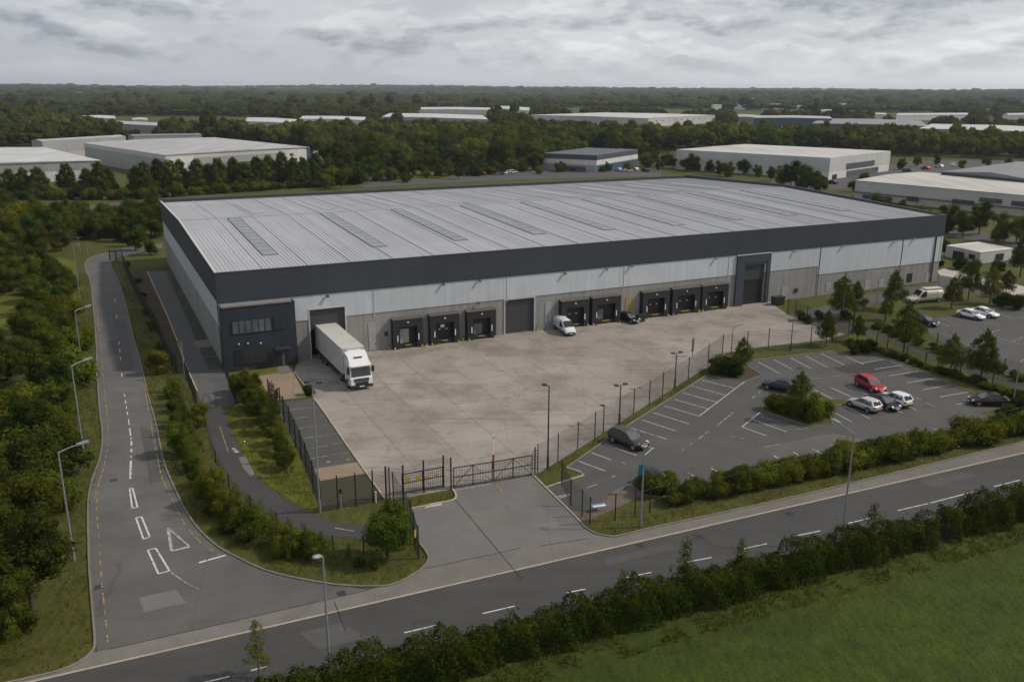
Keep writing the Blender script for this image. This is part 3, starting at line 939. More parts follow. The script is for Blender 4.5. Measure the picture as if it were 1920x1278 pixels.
mb = MB()
slope_bar(mb, .14, BW - .14, .14, RIDGE_V, -.2, 0)
slope_bar(mb, .14, BW - .14, RIDGE_V, BD - .14, -.2, 0)
u = .5
rr_ = random.Random(3)
while u < BW - .4:
    hh = .034 + rr_.uniform(-.012, .02)
    slope_bar(mb, u, u + .10, .16, RIDGE_V - .15, .001, hh)
    slope_bar(mb, u, u + .10, RIDGE_V + .15, BD - .2, .001, hh)
    u += .56
mb.build('roof', M['roof'], wh)
mb = MB()
u = 6.2
k = 0
while u < BW - 3:
    w_ = .10 if k % 2 else .16
    slope_bar(mb, u, u + w_, .2, RIDGE_V - .2, .002, .11)
    slope_bar(mb, u + .02, u + w_ + .02, RIDGE_V + .2, BD - .3, .002, .11)
    u += 6.05
    k += 1
mb.build('roof_flashing', M['roof_light'], wh)
mb = MB()
slope_bar(mb, .3, BW - .3, RIDGE_V - .14, RIDGE_V, .004, .10)
slope_bar(mb, .3, BW - .3, RIDGE_V, RIDGE_V + .14, .004, .10)
mb.build('ridge_cap', M['roof'], wh)


def on_roof(px, py):
    z = 13.2
    for _ in range(6):
        p = G(px, py, z) - BO
        uu, vv = float(p @ BA), float(p @ BB)
        z = roof_z(vv)
    return uu, vv


SKY = [((440, 405), (498, 479)), ((613, 396), (700, 464)), ((742, 388), (850, 452)), ((873, 380), (990, 441)), ((985, 374), (1118, 433)), ((1092, 366), (1240, 425)), ((1200, 361), (1350, 415)), ((1295, 356), (1450, 407)), ((1388, 350), (1545, 398))]
for i, (a, b) in enumerate(SKY):
    ua, va = on_roof(*a)
    ub, vb = on_roof(*b)
    uc = (ua + ub) / 2
    v0, v1 = min(va, vb), min(max(va, vb), RIDGE_V - 1)
    mb = MB()
    nn = 11
    for k in range(nn):
        q0, q1 = v0 + (v1 - v0) * k / nn, v0 + (v1 - v0) * (k + 1) / nn
        slope_bar(mb, uc - 1.0, uc + 1.0, q0 + .12, q1 - .12, .03, .10)
    sk = mb.build('skylight', M['skylight'], wh)
    mb = MB()
    for k in range(nn + 1):
        q = v0 + (v1 - v0) * k / nn
        slope_bar(mb, uc - 1.06, uc + 1.06, q - .05, q + .05, .02, .11)
    for s_ in (-1, 1):
        slope_bar(mb, uc + s_ * 1.10 - .035, uc + s_ * 1.10 + .035, v0, v1, .02, .12)
    mb.build('skylight_frame', M['skylight_frame'], sk)
for i in range(9):
    uc = 14.0 + i * 13.2
    mb = MB()
    for k in range(8):
        q0 = RIDGE_V + 5 + k * 2.6
        slope_bar(mb, uc - .95, uc + .95, q0, q0 + 2.45, .03, .085)
    mb.build('skylight', M['skylight_faint'], wh)

# loading docks
DOCKS = [(736, 598, 794, 656), (806, 590, 862, 645), (876, 582, 930, 637), (1053, 563, 1104, 610), (1111, 555, 1163, 607), (1206, 547, 1254, 597), (1262, 540, 1311, 591), (1318, 533, 1364, 582)]
for i, (x0, y0, x1, y1) in enumerate(DOCKS):
    u0, u1 = FR(x0, y0 + 3, -.9)[0], FR(x1, y1 - 5, -.9)[0]
    top, pr_ = 4.35, .95
    mb = MB()
    pw = (u1 - u0) * .2
    mb.box(u0, u0 + pw, -pr_, -.001, .0, top - 1.15)
    mb.box(u1 - pw, u1, -pr_, -.001, .0, top - 1.15)
    mb.box(u0, u1, -pr_, -.001, top - 1.15, top)
    mb.box(u0 + pw, u1 - pw, -pr_ + .25, -.001, 0, .62)
    sh = mb.build('dock_shelter', M['black_rubber'], wh, bevel=.03)
    mb = MB()
    mb.add([(u0 - .05, -pr_ - .06, top - .04), (u1 + .05, -pr_ - .06, top - .04), (u1 + .05, -.003, top + .12), (u0 - .05, -.003, top + .12), (u0 - .05, -pr_ - .06, top + .05), (u1 + .05, -pr_ - .06, top + .05), (u1 + .05, -.003, top + .22), (u0 - .05, -.003, top + .22)],
           [(3, 2, 1, 0), (4, 5, 6, 7), (0, 1, 5, 4), (1, 2, 6, 5), (2, 3, 7, 6), (3, 0, 4, 7)])
    mb.build('hood_cover', M['hood_top'], sh)
    mb = MB()
    mb.box(u0 + pw, u1 - pw, -.12, -.002, .62, top - 1.15)
    mb.build('dock_door', M['door_black'], sh)
    if i in (0, 2, 4):
        mb = MB()
        um = u0 + pw + .35
        mb.box(um, um + (u1 - u0) * (.3 if i != 4 else .2), -.16, -.125, .66, 2.75 if i == 0 else 2.3)
        mb.build('door_panel', M['grey_door'] if i == 0 else plain('dusty_panel', (.14, .135, .12), .6), sh)
    else:
        mb = MB()
        for q in (.38, .62):
            uq = u0 + (u1 - u0) * q
            mb.box(uq - .13, uq + .13, -.14, -.122, 2.0, 2.13)
        if i == 1: mb.box(u0 + 1.9, u0 + 2.5, -.14, -.122, 2.3, 2.75)
        mb.build('door_window', M['white_plastic'], sh)
    for uq in (u0 + .14, u1 - .30):
        mb = MB()
        mb.box(uq - .02, uq + .20, -pr_ - .14, -pr_ - .002, .02, .34)
        mb.build('bumper', M['yellow'], sh, bevel=.05)
    for uq in (u0 + pw - .30, u1 - pw + .16):
        mb = MB()
        mb.box(uq, uq + .14, -pr_ - .035, -pr_ - .001, 1.15, 2.05)
        mb.build('guide_strip', M['white_plastic'], sh)
    mb = MB()
    mb.box((u0 + u1) / 2 - .10, (u0 + u1) / 2 + .10, -pr_ - .10, -pr_ - .001, top - .55, top - .38)
    mb.build('dock_number_lamp', M['white_plastic'], sh)
    mb = MB()
    mb.box(u0 + pw + .9, u1 - pw - .9, -pr_ + .14, -pr_ + .24, .44, .50)
    mb.build('leveller_lip', M['yellow'], sh)

# roller doors and portal
for i, (a, b, top) in enumerate((DA, DB)):
    mb = MB()
    zlow = 3.9 if i == 0 else 0.0
    mb.box(a, b, .24, .34, zlow, top)
    dr = mb.build('roller_door', M['door_dark'], wh)
    mb = MB()
    for q in (a - .16, b):
        mb.box(q, q + .16, -.13, -.081, 0, top)
    mb.box(a - .16, b + .16, -.13, -.081, top, top + .14)
    mb.build('door_frame', M['trim_light'], dr)
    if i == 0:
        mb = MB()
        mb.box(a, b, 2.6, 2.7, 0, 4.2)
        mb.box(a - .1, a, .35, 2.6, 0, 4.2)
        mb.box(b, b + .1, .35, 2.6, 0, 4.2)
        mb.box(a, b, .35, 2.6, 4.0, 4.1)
        mb.build('bay_shade_box', M['void'], dr)  # box behind the half-open door, its inner shade painted in
pu0, pu1 = FR(1385, 481, -.5)[0], FR(1448, 476, -.5)[0]
mb = MB()
mb.box(pu0, DP[0], -.38, -.081, 0, 8.8)
mb.box(DP[1] + .3, pu1, -.38, -.081, 0, 8.8)
mb.box(DP[0], DP[1] + .3, -.38, -.081, 7.4, 8.8)
po = mb.build('portal_surround', M['portal'], wh)
mb = MB()
mb.box(DP[0], DP[1], .1, .2, 4.3, 7.0)
mb.box(DP[0], DP[1] + .3, -.3, -.1, 7.0, 7.4)
mb.build('overpanel', M['door_dark'], po)
mb = MB()
mb.box(DP[0], DP[1], .22, .3, 0, 4.3)
mb.build('roller_door', M['door_black'], po)
mb = MB()
mb.box(pu0 - .1, pu1 + .1, -.44, -.17, 8.8, 8.9)
mb.build('portal_coping', M['trim_light'], po)

# personnel doors, vents, lights, pipes on the front wall


def front_box(name, px, mat, d=.07, v=0.0, parent=None):
    (x0, y0), (x1, y1) = px
    a, b = FR(x0, y0), FR(x1, y1)
    mb = MB()
    mb.box(min(a[0], b[0]), max(a[0], b[0]), v - d, v - .002, max(0, min(a[1], b[1])), max(a[1], b[1]))
    return mb.build(name, mat, parent or wh)


for px in (((690, 606), (706, 655)), ((1022, 567), (1033, 604)), ((1466, 538), (1476, 562)), ((1549, 530), (1557, 545)), ((1649, 521), (1656, 538)), ((1622, 526), (1630, 546)), ((1736, 512), (1744, 529))):
    d_ = front_box('personnel_door', px, M['grey_door'], .06)
    mb = MB()
    a = FR(*px[0])
    b = FR(*px[1])
    mb.box(b[0] - .2, b[0] - .1, -.11, -.061, .95, 1.1)
    mb.build('handle', M['black_trim'], d_)
front_box('personnel_door', ((1173, 558), (1187, 594)), M['tan_door'], .06)
for px in (((1565, 528), (1574, 538)), ((1489, 541), (1495, 547)), ((721, 622), (727, 629))):
    front_box('vent', px, M['black_trim'], .12)
for px in (((1701, 513), (1709, 528)), ((1650, 520), (1654, 530))):
    front_box('wall_window', px, M['glass'], .05)
for x, y in ((613, 554), (830, 532), (898, 525), (1058, 512), (1136, 504), (1183, 498), (1342, 484), (1490, 470), (1580, 461), (1676, 453), (1713, 448), (896, 567)):
    uu, zz = FR(x, y, -.1)
    zz = min(zz, Z2w - .15)
    mb = MB()
    mb.box(uu - .04, uu + .04, -.3, -.081, zz - .03, zz + .03)
    mb.add([(uu - .22, -.52, zz - .18), (uu + .22, -.52, zz - .18), (uu + .22, -.22, zz + .03), (uu - .22, -.22, zz + .03), (uu - .22, -.48, zz - .07), (uu + .22, -.48, zz - .07), (uu + .22, -.22, zz + .14), (uu - .22, -.22, zz + .14)],
           [(3, 2, 1, 0), (4, 5, 6, 7), (0, 1, 5, 4), (1, 2, 6, 5), (2, 3, 7, 6), (3, 0, 4, 7)])
    mb.build('floodlight', M['black_trim'], wh)
for uu in (20.7, 41.2, 61.8, 82.6, 103.0, 123.4):
    mb = MB()
    w_ = .05 if uu > 100 else .03
    mb.box(uu - w_, uu + w_, -.14, -.085, .1 if uu > 100 else 5.0, Z2w - .02)
    mb.build('downpipe', M['coping'] if uu > 100 else M['trim_light'], wh)
mb = MB()
mb.box(BW - 2.0, BW - 1.75, -.26, -.09, .1, Z2w - .02)
mb.build('downpipe', M['coping'], wh)
mb = MB()
mb.box(BW - .35, BW + .10, -.14, -.082, Z1r, Z2w - .02)
mb.build('corner_trim', M['trim_light'], wh)
# left wall doors
for v in (6.5, 9.3, 13.0, 72.0):
    mb = MB()
    mb.box(-.06, -.002, v, v + 1.1, 0, 2.3)
    mb.build('personnel_door', M['grey_door'], wh)
mb = MB()
mb.box(-.28, -.165, -.28, -.165, 0, Z2w)
mb.box(-.28, -.165, -.28, -.165, Z2w, BH - 1.4)
mb.build('downpipe', M['coping'], wh)

# two-storey office at the corner
OH = 8.55
o1 = 9.35
mb = MB()
mb.box(-.10, o1, -1.8, -.17, 0, OH)
off = mb.build('office_block', M['office'], wh)
mb = MB()
mb.box(.1, o1 - .2, -1.65, -.18, OH + .001, OH + .05)
mb.build('office_roof', M['office_roof'], off)
mb = MB()
mb.box(-.16, o1 + .06, -1.86, -1.66, OH, OH + .12)
mb.box(o1 - .14, o1 + .06, -1.66, -.17, OH, OH + .12)
mb.box(-.16, .06, -1.66, -.17, OH, OH + .12)
mb.build('office_coping', M['coping'], off)


def office_win(x0, ytl, x1, ybr, n, mat, pale=0):
    a, b = FR(x0, ytl, -1.8), FR(x1, ybr, -1.8)
    z1, z0 = a[1], b[1]
    ua, ub = a[0], b[0]
    if z1 - z0 < .9: z0 = z1 - 1.4
    mb = MB()
    mb.box(ua - .10, ub + .10, -1.90, -1.802, z0 - .10, z1 + .10)
    fr = mb.build('window', M['black_trim'], off)
    for k in range(n):
        p0, p1 = ua + (ub - ua) * k / n + .08, ua + (ub - ua) * (k + 1) / n - .08
        mb = MB()
        mb.box(p0, p1, -1.915, -1.901, z0, z1)
        mb.build('pane', mat if k < pale or not pale else M['glass'], fr)


office_win(434, 603.5, 509, 618, 6, M['glass_pale'])
office_win(513, 595, 536, 615, 2, M['office'])
office_win(441, 657, 503, 676, 5, M['glass'])
a, b = FR(513, 645, -1.8), FR(545, 678, -1.8)
mb = MB()
mb.box(a[0], b[0], -3.0, -1.802, 2.55, 2.75)
mb.build('canopy', M['coping'], off, bevel=.02)
mb = MB()
mb.box(a[0] + .35, b[0] - .25, -1.86, -1.802, 0, 2.3)
ed = mb.build('entrance_door', M['black_trim'], off)
mb = MB()
mb.box(a[0] + .95, b[0] - .75, -1.89, -1.862, .1, 2.2)
mb.build('pane', M['glass_pale'], ed)
for x, y in ((448, 645), (465, 643.5), (489, 643)):
    q = FR(x, y, -1.9)
    mb = MB()
    mb.box(q[0] - .09, q[0] + .09, -1.98, -1.802, q[1] - .06, q[1] + .06)
    mb.build('wall_lamp', M['white_plastic'], off)
# ------------------------------------------------------------------ other buildings of the estate
M['shed_grey'] = wall_mat('grey_shed_cladding', (.30, .31, .32), 6, 40, .55, .12, 0, .85)
M['shed_pale'] = wall_mat('pale_shed_cladding', (.47, .47, .46), 6, 40, .55, .15, 0, .85)
M['shed_white'] = wall_mat('white_shed_cladding', (.58, .58, .57), 6, 40, .55, .12, 0, .85)
M['shed_dark'] = wall_mat('dark_shed_cladding', (.07, .078, .088), 6, 40, .5, .1, 0, .85)
M['shed_blue'] = wall_mat('blue_shed_cladding', (.055, .09, .15), 6, 40, .5, .1, 0, .85)
M['shed_teal'] = wall_mat('teal_shed_cladding', (.045, .10, .13), 6, 40, .5, .1, 0, .85)
M['shed_cream'] = wall_mat('cream_shed_wall', (.42, .38, .32), 5, 40, .8, .25, 0, .85)


def shed_roof_mat(name, col, ang):
    m, t = new_mat(name)
    tc = t.n('TexCoord').outputs['Object']
    mp = t.n('Mapping', i={'Vector': tc, 'Rotation': (0, 0, ang), 'Scale': (1.0, .07, 1)})
    s = t.ramp(t.noise(mp.outputs[0], .35, 5, .7), .3, .7, .72, 1.15)
    s = t.math('MULTIPLY', s, t.ramp(t.noise(tc, .04, 4), .3, .7, .92, 1.08))
    c = t.mix(1.0, col, t.n('CombineColor', i={0: s, 1: s, 2: s}).outputs[0], 'MULTIPLY')
    t.put(t.n('OutputMaterial').inputs[0], t.n('BsdfPrincipled', i={'Base Color': c, 'Roughness': .6}))
    return m


M['sroof_white'] = shed_roof_mat('white_shed_roof', (.47, .47, .46), .4)
M['sroof_grey'] = shed_roof_mat('grey_shed_roof', (.37, .365, .36), .4)
M['sroof_dark'] = shed_roof_mat('dark_shed_roof', (.20, .20, .205), .4)
M['sroof_cream'] = shed_roof_mat('cream_shed_roof', (.45, .43, .39), .4)


def shed(label, L, C, R, h, bands, roof, details=(), rise=.6, cat='industrial building', trim=None, flat_top=False):
    """L, C, R: world points (roof corners seen left, nearest, right); bands: (from, to, material) as shares of the height"""
    L, C, R = [np.array([p[0], p[1], 0]) for p in (L, C, R)]
    D = L + R - C
    P = [C, R, D, L]
    if np.cross((R - C)[:2], (L - C)[:2]) < 0: P = [C, L, D, R]
    cen = (C + D) / 2
    root = thing('industrial_building', label, cat, tuple(cen))
    base = terrain(cen[0], cen[1]) * 0

    def ring(off):
        out = []
        for p in P:
            d = p - cen
            k = 1 + off / np.linalg.norm(d) * 1.41
            out.append(d * k)
        return out
    for i, (a, b, mt) in enumerate(bands):
        mb = MB()
        q = ring(.06 * i)
        mb.prism(q, a * h - (2.5 if i == 0 else 0), b * h)
        mb.build('wall' if i == 0 else 'cladding', M[mt], root)
    q = ring(.06 * len(bands) - .25 if flat_top else .35)
    mb = MB()
    e0, e1 = np.linalg.norm(q[1] - q[0]), np.linalg.norm(q[2] - q[1])
    z0, z1 = h + .03, h + .03 + rise
    if e0 > e1:
        ra, rb = (q[1] + q[2]) / 2, (q[3] + q[0]) / 2
        ds = [(q[0], q[1], ra, rb), (q[2], q[3], rb, ra)]
        ends = [(q[1], q[2], ra), (q[3], q[0], rb)]
    else:
        ra, rb = (q[0] + q[1]) / 2, (q[2] + q[3]) / 2
        ds = [(q[1], q[2], rb, ra), (q[3], q[0], ra, rb)]
        ends = [(q[0], q[1], ra), (q[2], q[3], rb)]
    for a, b, c, d in ds:
        mb.quad((a[0], a[1], z0), (b[0], b[1], z0), (c[0], c[1], z1), (d[0], d[1], z1))
    for a, b, c in ends:
        mb.add([(a[0], a[1], z0), (b[0], b[1], z0), (c[0], c[1], z1)], [(0, 1, 2)])
    mb.add([(p[0], p[1], z0 - .03) for p in q], [(3, 2, 1, 0)])
    for k in range(4):
        a, b = q[k], q[(k + 1) % 4]
        mb.quad((a[0], a[1], z0 - .03), (b[0], b[1], z0 - .03), (b[0], b[1], z0), (a[0], a[1], z0))
    mb.build('roof', M[roof], root)
    out = ring(.06 * len(bands) + .05)
    for (e, t0, t1, za, zb, mt, nm) in details:
        a, b = out[e], out[(e + 1) % 4]
        d = (b - a)
        nrm = np.array([d[1], -d[0], 0]) / np.linalg.norm(d)
        p0, p1 = a + d * t0, a + d * t1
        mb = MB()
        mb.prism([p0 + nrm * .12, p0 - nrm * .3, p1 - nrm * .3, p1 + nrm * .12][::-1], za * h, zb * h)
        mb.build(nm, M[mt], root)
    return root


def shed_px(label, L, C, R, h, *a, **k):
    return shed(label, G(*L, h), G(*C, h), G(*R, h), h, *a, **k)


def far_shed(label, xl, yl, xr_, yr, ybase, yback, bands, roof, details=(), **k):
    ym = (yl + yr) / 2
    xm = (xl + xr_) / 2
    h = min(hgt((xm, ybase), (xm, ym)), 14)
    a, b = G(xl, yl, h), G(xr_, yr, h)
    back = G(xm, yback, h)
    mid = (a + b) / 2
    dep = max(12, np.linalg.norm(back - mid))
    dirn = back - mid
    dirn /= np.linalg.norm(dirn)
    return shed(label, a + dirn * dep, a, b, h, bands, roof, details, **k)


W1 = [(0, 1, 'shed_white')]
P1 = [(0, 1, 'shed_pale')]
shed_px('long white warehouse cut off by the left edge of the photo behind the tree row', (-190, 313), (189, 301), (81, 276), 7.5, [(0, .55, 'shed_white'), (.55, 1, 'shed_grey')], 'sroof_white',
        [(0, .36, .39, 0, 1, 'shed_dark', 'pilaster'), (0, .15, .25, 0, .5, 'door_dark', 'roller_door')])
shed_px('large pale grey warehouse with ribbed roof and white end panels behind the tree row', (157, 268), (310, 291), (580, 276), 9, [(0, .8, 'shed_grey'), (.8, 1.0, 'shed_pale')], 'sroof_grey',
        [(0, .02, .17, 0, .86, 'shed_white', 'white_panel'), (0, .42, .66, .12, .5, 'glass_pale', 'window'), (0, .80, .97, .02, .88, 'shed_white', 'white_panel'), (0, .97, 1.0, 0, 1, 'shed_blue', 'corner_panel'), (0, .84, .87, .6, .75, 'glass', 'window')])
shed_px('plain grey warehouse with cream lower wall partly hidden behind the large pale grey one', (59, 263), (79, 265), (235, 256), 9, [(0, .35, 'shed_cream'), (.35, 1, 'shed_grey')], 'sroof_grey')
shed_px('low dark roofed grey shed farthest back behind the pale grey warehouse', (240, 253), (250, 255), (378, 253), 8, [(0, 1, 'shed_grey')], 'sroof_dark')
shed_px('square two-storey unit with dark top band, white stripe and blue side wall', (1018, 288), (1119, 292), (1196, 281), 7.2, [(0, .42, 'shed_grey'), (.42, .72, 'shed_white'), (.72, 1.03, 'shed_dark')], 'sroof_cream',
        [(0, .02, .98, .02, .40, 'shed_blue', 'blue_wall'), (0, .25, .36, 0, .3, 'glass', 'window'), (0, .62, .75, 0, .28, 'glass', 'window'), (3, .3, .8, .06, .3, 'shed_dark', 'window')], rise=.15, flat_top=True)
shed_px('pale warehouse with cream roof and an open glazed corner right of the square unit', (1269, 281), (1557, 297), (1670, 284), 8.7, [(0, .38, 'shed_white'), (.38, 1.02, 'shed_pale')], 'sroof_cream',
        [(0, .26, .72, .40, .66, 'shed_dark', 'glazed_band'), (0, .28, .80, .04, .30, 'glass_pale', 'window'), (0, .06, .12, 0, .22, 'door_black', 'personnel_door'), (3, .08, .18, .02, .30, 'door_black', 'roller_door'), (3, .21, .28, .02, .28, 'door_dark', 'roller_door'), (3, .34, .40, .02, .28, 'door_dark', 'roller_door')], rise=.3, flat_top=True)
h9 = hgt((1605, 373), (1605, 338))
shed('long weathered cream building with dark window strips at the right edge of the photo', G(1605, 338, h9), G(2010, 374, h9), G(2110, 352, h9), h9, [(0, .45, 'shed_cream'), (.45, 1, 'shed_pale')], 'sroof_cream',
     [(3, .50, .60, .30, .52, 'shed_dark', 'window'), (3, .62, .72, .50, .72, 'glass_pale', 'window'), (3, .76, .92, .48, .70, 'shed_dark', 'window'), (3, .28, .34, .2, .42, 'door_dark', 'window'), (3, .9, .97, .5, .72, 'glass_pale', 'window'), (3, .05, .2, .1, .3, 'shed_dark', 'window'), (3, .0, .99, .36, .40, 'shed_dark', 'ledge')])
shed_px('dark grey roofed building behind the long weathered cream building', (1765, 322), (1960, 341), (2090, 318), 7.5, [(0, 1, 'shed_dark')], 'sroof_dark', rise=1.4)
shed_px('small flat roofed white gatehouse beside the right end of the big warehouse', (1775, 460), (1839, 473), (1899, 466), hgt((1839, 495), (1839, 473)), [(0, .95, 'shed_pale'), (.95, 1.02, 'shed_white')], 'sroof_cream',
        [(3, .25, .55, 0, .7, 'door_black', 'personnel_door'), (3, .7, .85, .3, .7, 'glass', 'window'), (0, .5, .7, .1, .7, 'door_black', 'personnel_door')], rise=.1, flat_top=True, cat='gatehouse')
h6 = hgt((1218, 240), (1218, 223))
shed_px('very wide white warehouse in the middle distance with a row of small wall vents', (988, 216), (1216, 222), (1341, 216), h6, [(0, 1, 'shed_pale')], 'sroof_white',
        [(0, .1 + .09 * k, .115 + .09 * k, .6, .72, 'shed_dark', 'vent') for k in range(9)] + [(3, .0, .28, 0, .96, 'shed_white', 'pale_wing')])
far_shed('small white far shed with two dark door openings amid the left woods', 150, 222, 217, 222.5, 231, 217, [(0, 1, 'shed_pale')], 'sroof_white', [(0, .3, .42, 0, .4, 'door_black', 'roller_door'), (0, .8, .97, 0, .5, 'door_black', 'roller_door')])
far_shed('little white far shed right of the one with two dark doors', 248, 225, 277, 225, 231, 221.5, W1, 'sroof_cream')
far_shed('low grey far shed in front of the two little white sheds', 200, 231, 300, 236, 246, 228, [(0, 1, 'shed_grey')], 'sroof_grey')
far_shed('narrow white far shed left of the tall round clump of trees', 301, 228, 338, 228, 236, 225.5, W1, 'sroof_white')
far_shed('white low far shed with grey gable just right of the tall round clump of trees', 457, 228, 560, 232, 242, 222, [(0, 1, 'shed_pale')], 'sroof_white')
far_shed('long white far shed with broken roofline behind the central wood', 560, 223, 700, 226, 236, 218.5, W1, 'sroof_white')
far_shed('long pale far shed with slim curved-looking white roof behind the central wood', 716, 219, 915, 224, 234, 214, [(0, .5, 'shed_blue'), (.5, 1, 'shed_grey')], 'sroof_white')
far_shed('white far shed row farthest back left of centre behind round trees', 783, 205.5, 925, 206.5, 215, 201.5, W1, 'sroof_white')
far_shed('white far shed with dark ground floor left of the very wide white warehouse', 925, 203, 996, 208, 216, 200, [(0, .35, 'shed_dark'), (.35, 1, 'shed_white')], 'sroof_white')
far_shed('flat pale far shed beside the very wide white warehouse', 1375, 219, 1425, 221, 229, 215.5, [(0, 1, 'shed_grey')], 'sroof_grey')
far_shed('teal walled far building right of the very wide white warehouse', 1414, 221, 1560, 222.5, 238, 217.5, [(0, 1, 'shed_teal')], 'sroof_grey', [(3, .1 * k, .1 * k + .04, .1, .5, 'glass_pale', 'window') for k in range(1, 9)])
far_shed('dark grey far building with a broad grey roof', 1522, 231.5, 1740, 237, 248, 224, [(0, 1, 'shed_dark')], 'sroof_dark')
far_shed('low white far shed in front of the teal walled building', 1426, 243, 1496, 245, 254, 239.5, [(0, 1, 'shed_grey')], 'sroof_white')
far_shed('low blue grey far shed in front of the dark grey building', 1560, 250, 1680, 251, 261, 246, [(0, 1, 'shed_grey')], 'sroof_grey')
far_shed('white far shed with glazed front under thin white roof', 1681, 216, 1820, 215, 226, 212, [(0, 1, 'shed_white')], 'sroof_white', [(3, .4, .62, .1, .6, 'glass_pale', 'window')])
far_shed('small white far shed left of the glazed white shed', 1634, 215, 1662, 215, 224, 212.5, W1, 'sroof_white')
far_shed('blue walled far warehouse with two stepped white roofs near the right edge', 1724, 241, 2010, 251, 268, 236, [(0, .6, 'shed_blue'), (.6, 1, 'shed_grey')], 'sroof_white')
far_shed('white far shed cut by the right edge of the photo', 1880, 216, 1990, 216, 225, 212.5, W1, 'sroof_white')
far_shed('small white shed between trees right of the large pale grey warehouse', 588, 289, 628, 290, 300, 284, W1, 'sroof_white')

# specks of white roofs among the far trees
srng = random.Random(4)
for x, y in ((1345, 206), (1372, 203), (1388, 205), (1405, 189), (1416, 190), (1440, 205), (1452, 204), (1475, 206), (1490, 207), (1512, 200), (1545, 217), (1556, 216), (1592, 203), (1650, 196), (1668, 199), (1700, 206), (1712, 205), (1740, 203), (1853, 214), (1240, 198), (1256, 200), (1262, 203), (560, 186), (724, 169), (150, 182)):
    h = 5.0
    g = G(x, y)
    g = g * .93
    w_ = srng.uniform(10, 26) * np.linalg.norm(g) / 1500
    a_ = np.array([cos(.3 + srng.uniform(-.4, .4)), sin(.3), 0]) * w_
    b_ = np.array([-a_[1], a_[0], 0]) * .5
    tz = float(terrain(g[0], g[1]))
    r_ = shed(' tiny pale roofed building far off among the trees'.strip(), g - a_ / 2 + b_, g - a_ / 2, g + a_ / 2, h + 3, W1 if srng.random() < .6 else P1, 'sroof_white')
    r_.location.z = tz
    r_['group'] = 'tiny pale buildings among the far trees'

# ------------------------------------------------------------------ vehicles


def lerp(a, b, t): return tuple(a[i] + (b[i] - a[i]) * t for i in range(3))


def pane(quad, s0, s1, t0, t1, off=.012):
    """quad: bottom-a, bottom-b, top-b, top-a -> inset pane pushed outward"""
    a, b, c, d = [Vector(p) for p in quad]
    n = (b - a).cross(d - a).normalized() * off
    P = lambda s, t: a.lerp(b, s).lerp(d.lerp(c, s), t) + n
    return [P(s0, t0), P(s1, t0), P(s1, t1), P(s0, t1)]


def loft(mb, st, m=0):
    ring = []
    for (x, zb, zt, hb, hm, ht) in st:
        h = zt - zb
        half = [(hb, zb), (hm, zb + .30 * h), (hm * .99, zb + .72 * h), (ht, zt)]
        ring.append([(x, y, z) for y, z in half] + [(x, -y, z) for y, z in half[::-1]])
    n = len(ring[0])
    vs = [p for r in ring for p in r]
    fs = []
    for k in range(len(ring) - 1):
        for i in range(n):
            fs.append((k * n + i, k * n + (i + 1) % n, (k + 1) * n + (i + 1) % n, (k + 1) * n + i))
    fs += [tuple(range(n - 1, -1, -1)), tuple(range((len(ring) - 1) * n, len(ring) * n))]
    mb.add(vs, fs, m)


def wheels(root, xs, hy, r=.32, w=.2, dual=False):
    for x in xs:
        for s in (-1, 1):
            mb = MB()
            y0 = s * (hy - w)
            y1 = s * hy
            mb.tube((x, y0, r), (x, y1, r), r, r, 18)
            wo = mb.build('wheel', M['tyre'], root)
            mb = MB()
            mb.tube((x, y1, r), (x, y1 + s * .015, r), r * .62, r * .55, 14)
            mb.build('rim', M['rim'], wo)


CARS = {
    # body stations, greenhouse (rear base, rear roof, front roof, front base), belt, roof height, half widths
    'hatch': dict(st=[(-2.05, .46, .86, .66, .72, .62), (-1.98, .32, .98, .76, .84, .74), (-1.5, .25, 1.0, .82, .89, .80), (-.4, .21, .97, .84, .90, .80), (.6, .21, .95, .84, .90, .80), (1.15, .22, .90, .82, .89, .76), (1.7, .26, .80, .78, .86, .66), (1.98, .32, .68, .70, .78, .58), (2.08, .40, .58, .58, .66, .50)],
                  gh=(-1.98, -1.55, .05, 1.05), belt=.93, roof=1.47, wb=.79, wt=.60, wx=(-1.25, 1.28)),
    'saloon': dict(st=[(-2.25, .46, .86, .66, .72, .60), (-2.15, .32, .97, .76, .85, .72), (-1.5, .25, .99, .82, .90, .80), (-.4, .21, .96, .84, .91, .80), (.6, .21, .94, .84, .91, .80), (1.25, .22, .88, .82, .90, .76), (1.85, .26, .77, .78, .86, .66), (2.18, .32, .66, .70, .78, .56), (2.28, .40, .56, .58, .66, .48)],
                   gh=(-1.85, -.95, .10, 1.15), belt=.92, roof=1.43, wb=.79, wt=.57, wx=(-1.38, 1.40)),
}


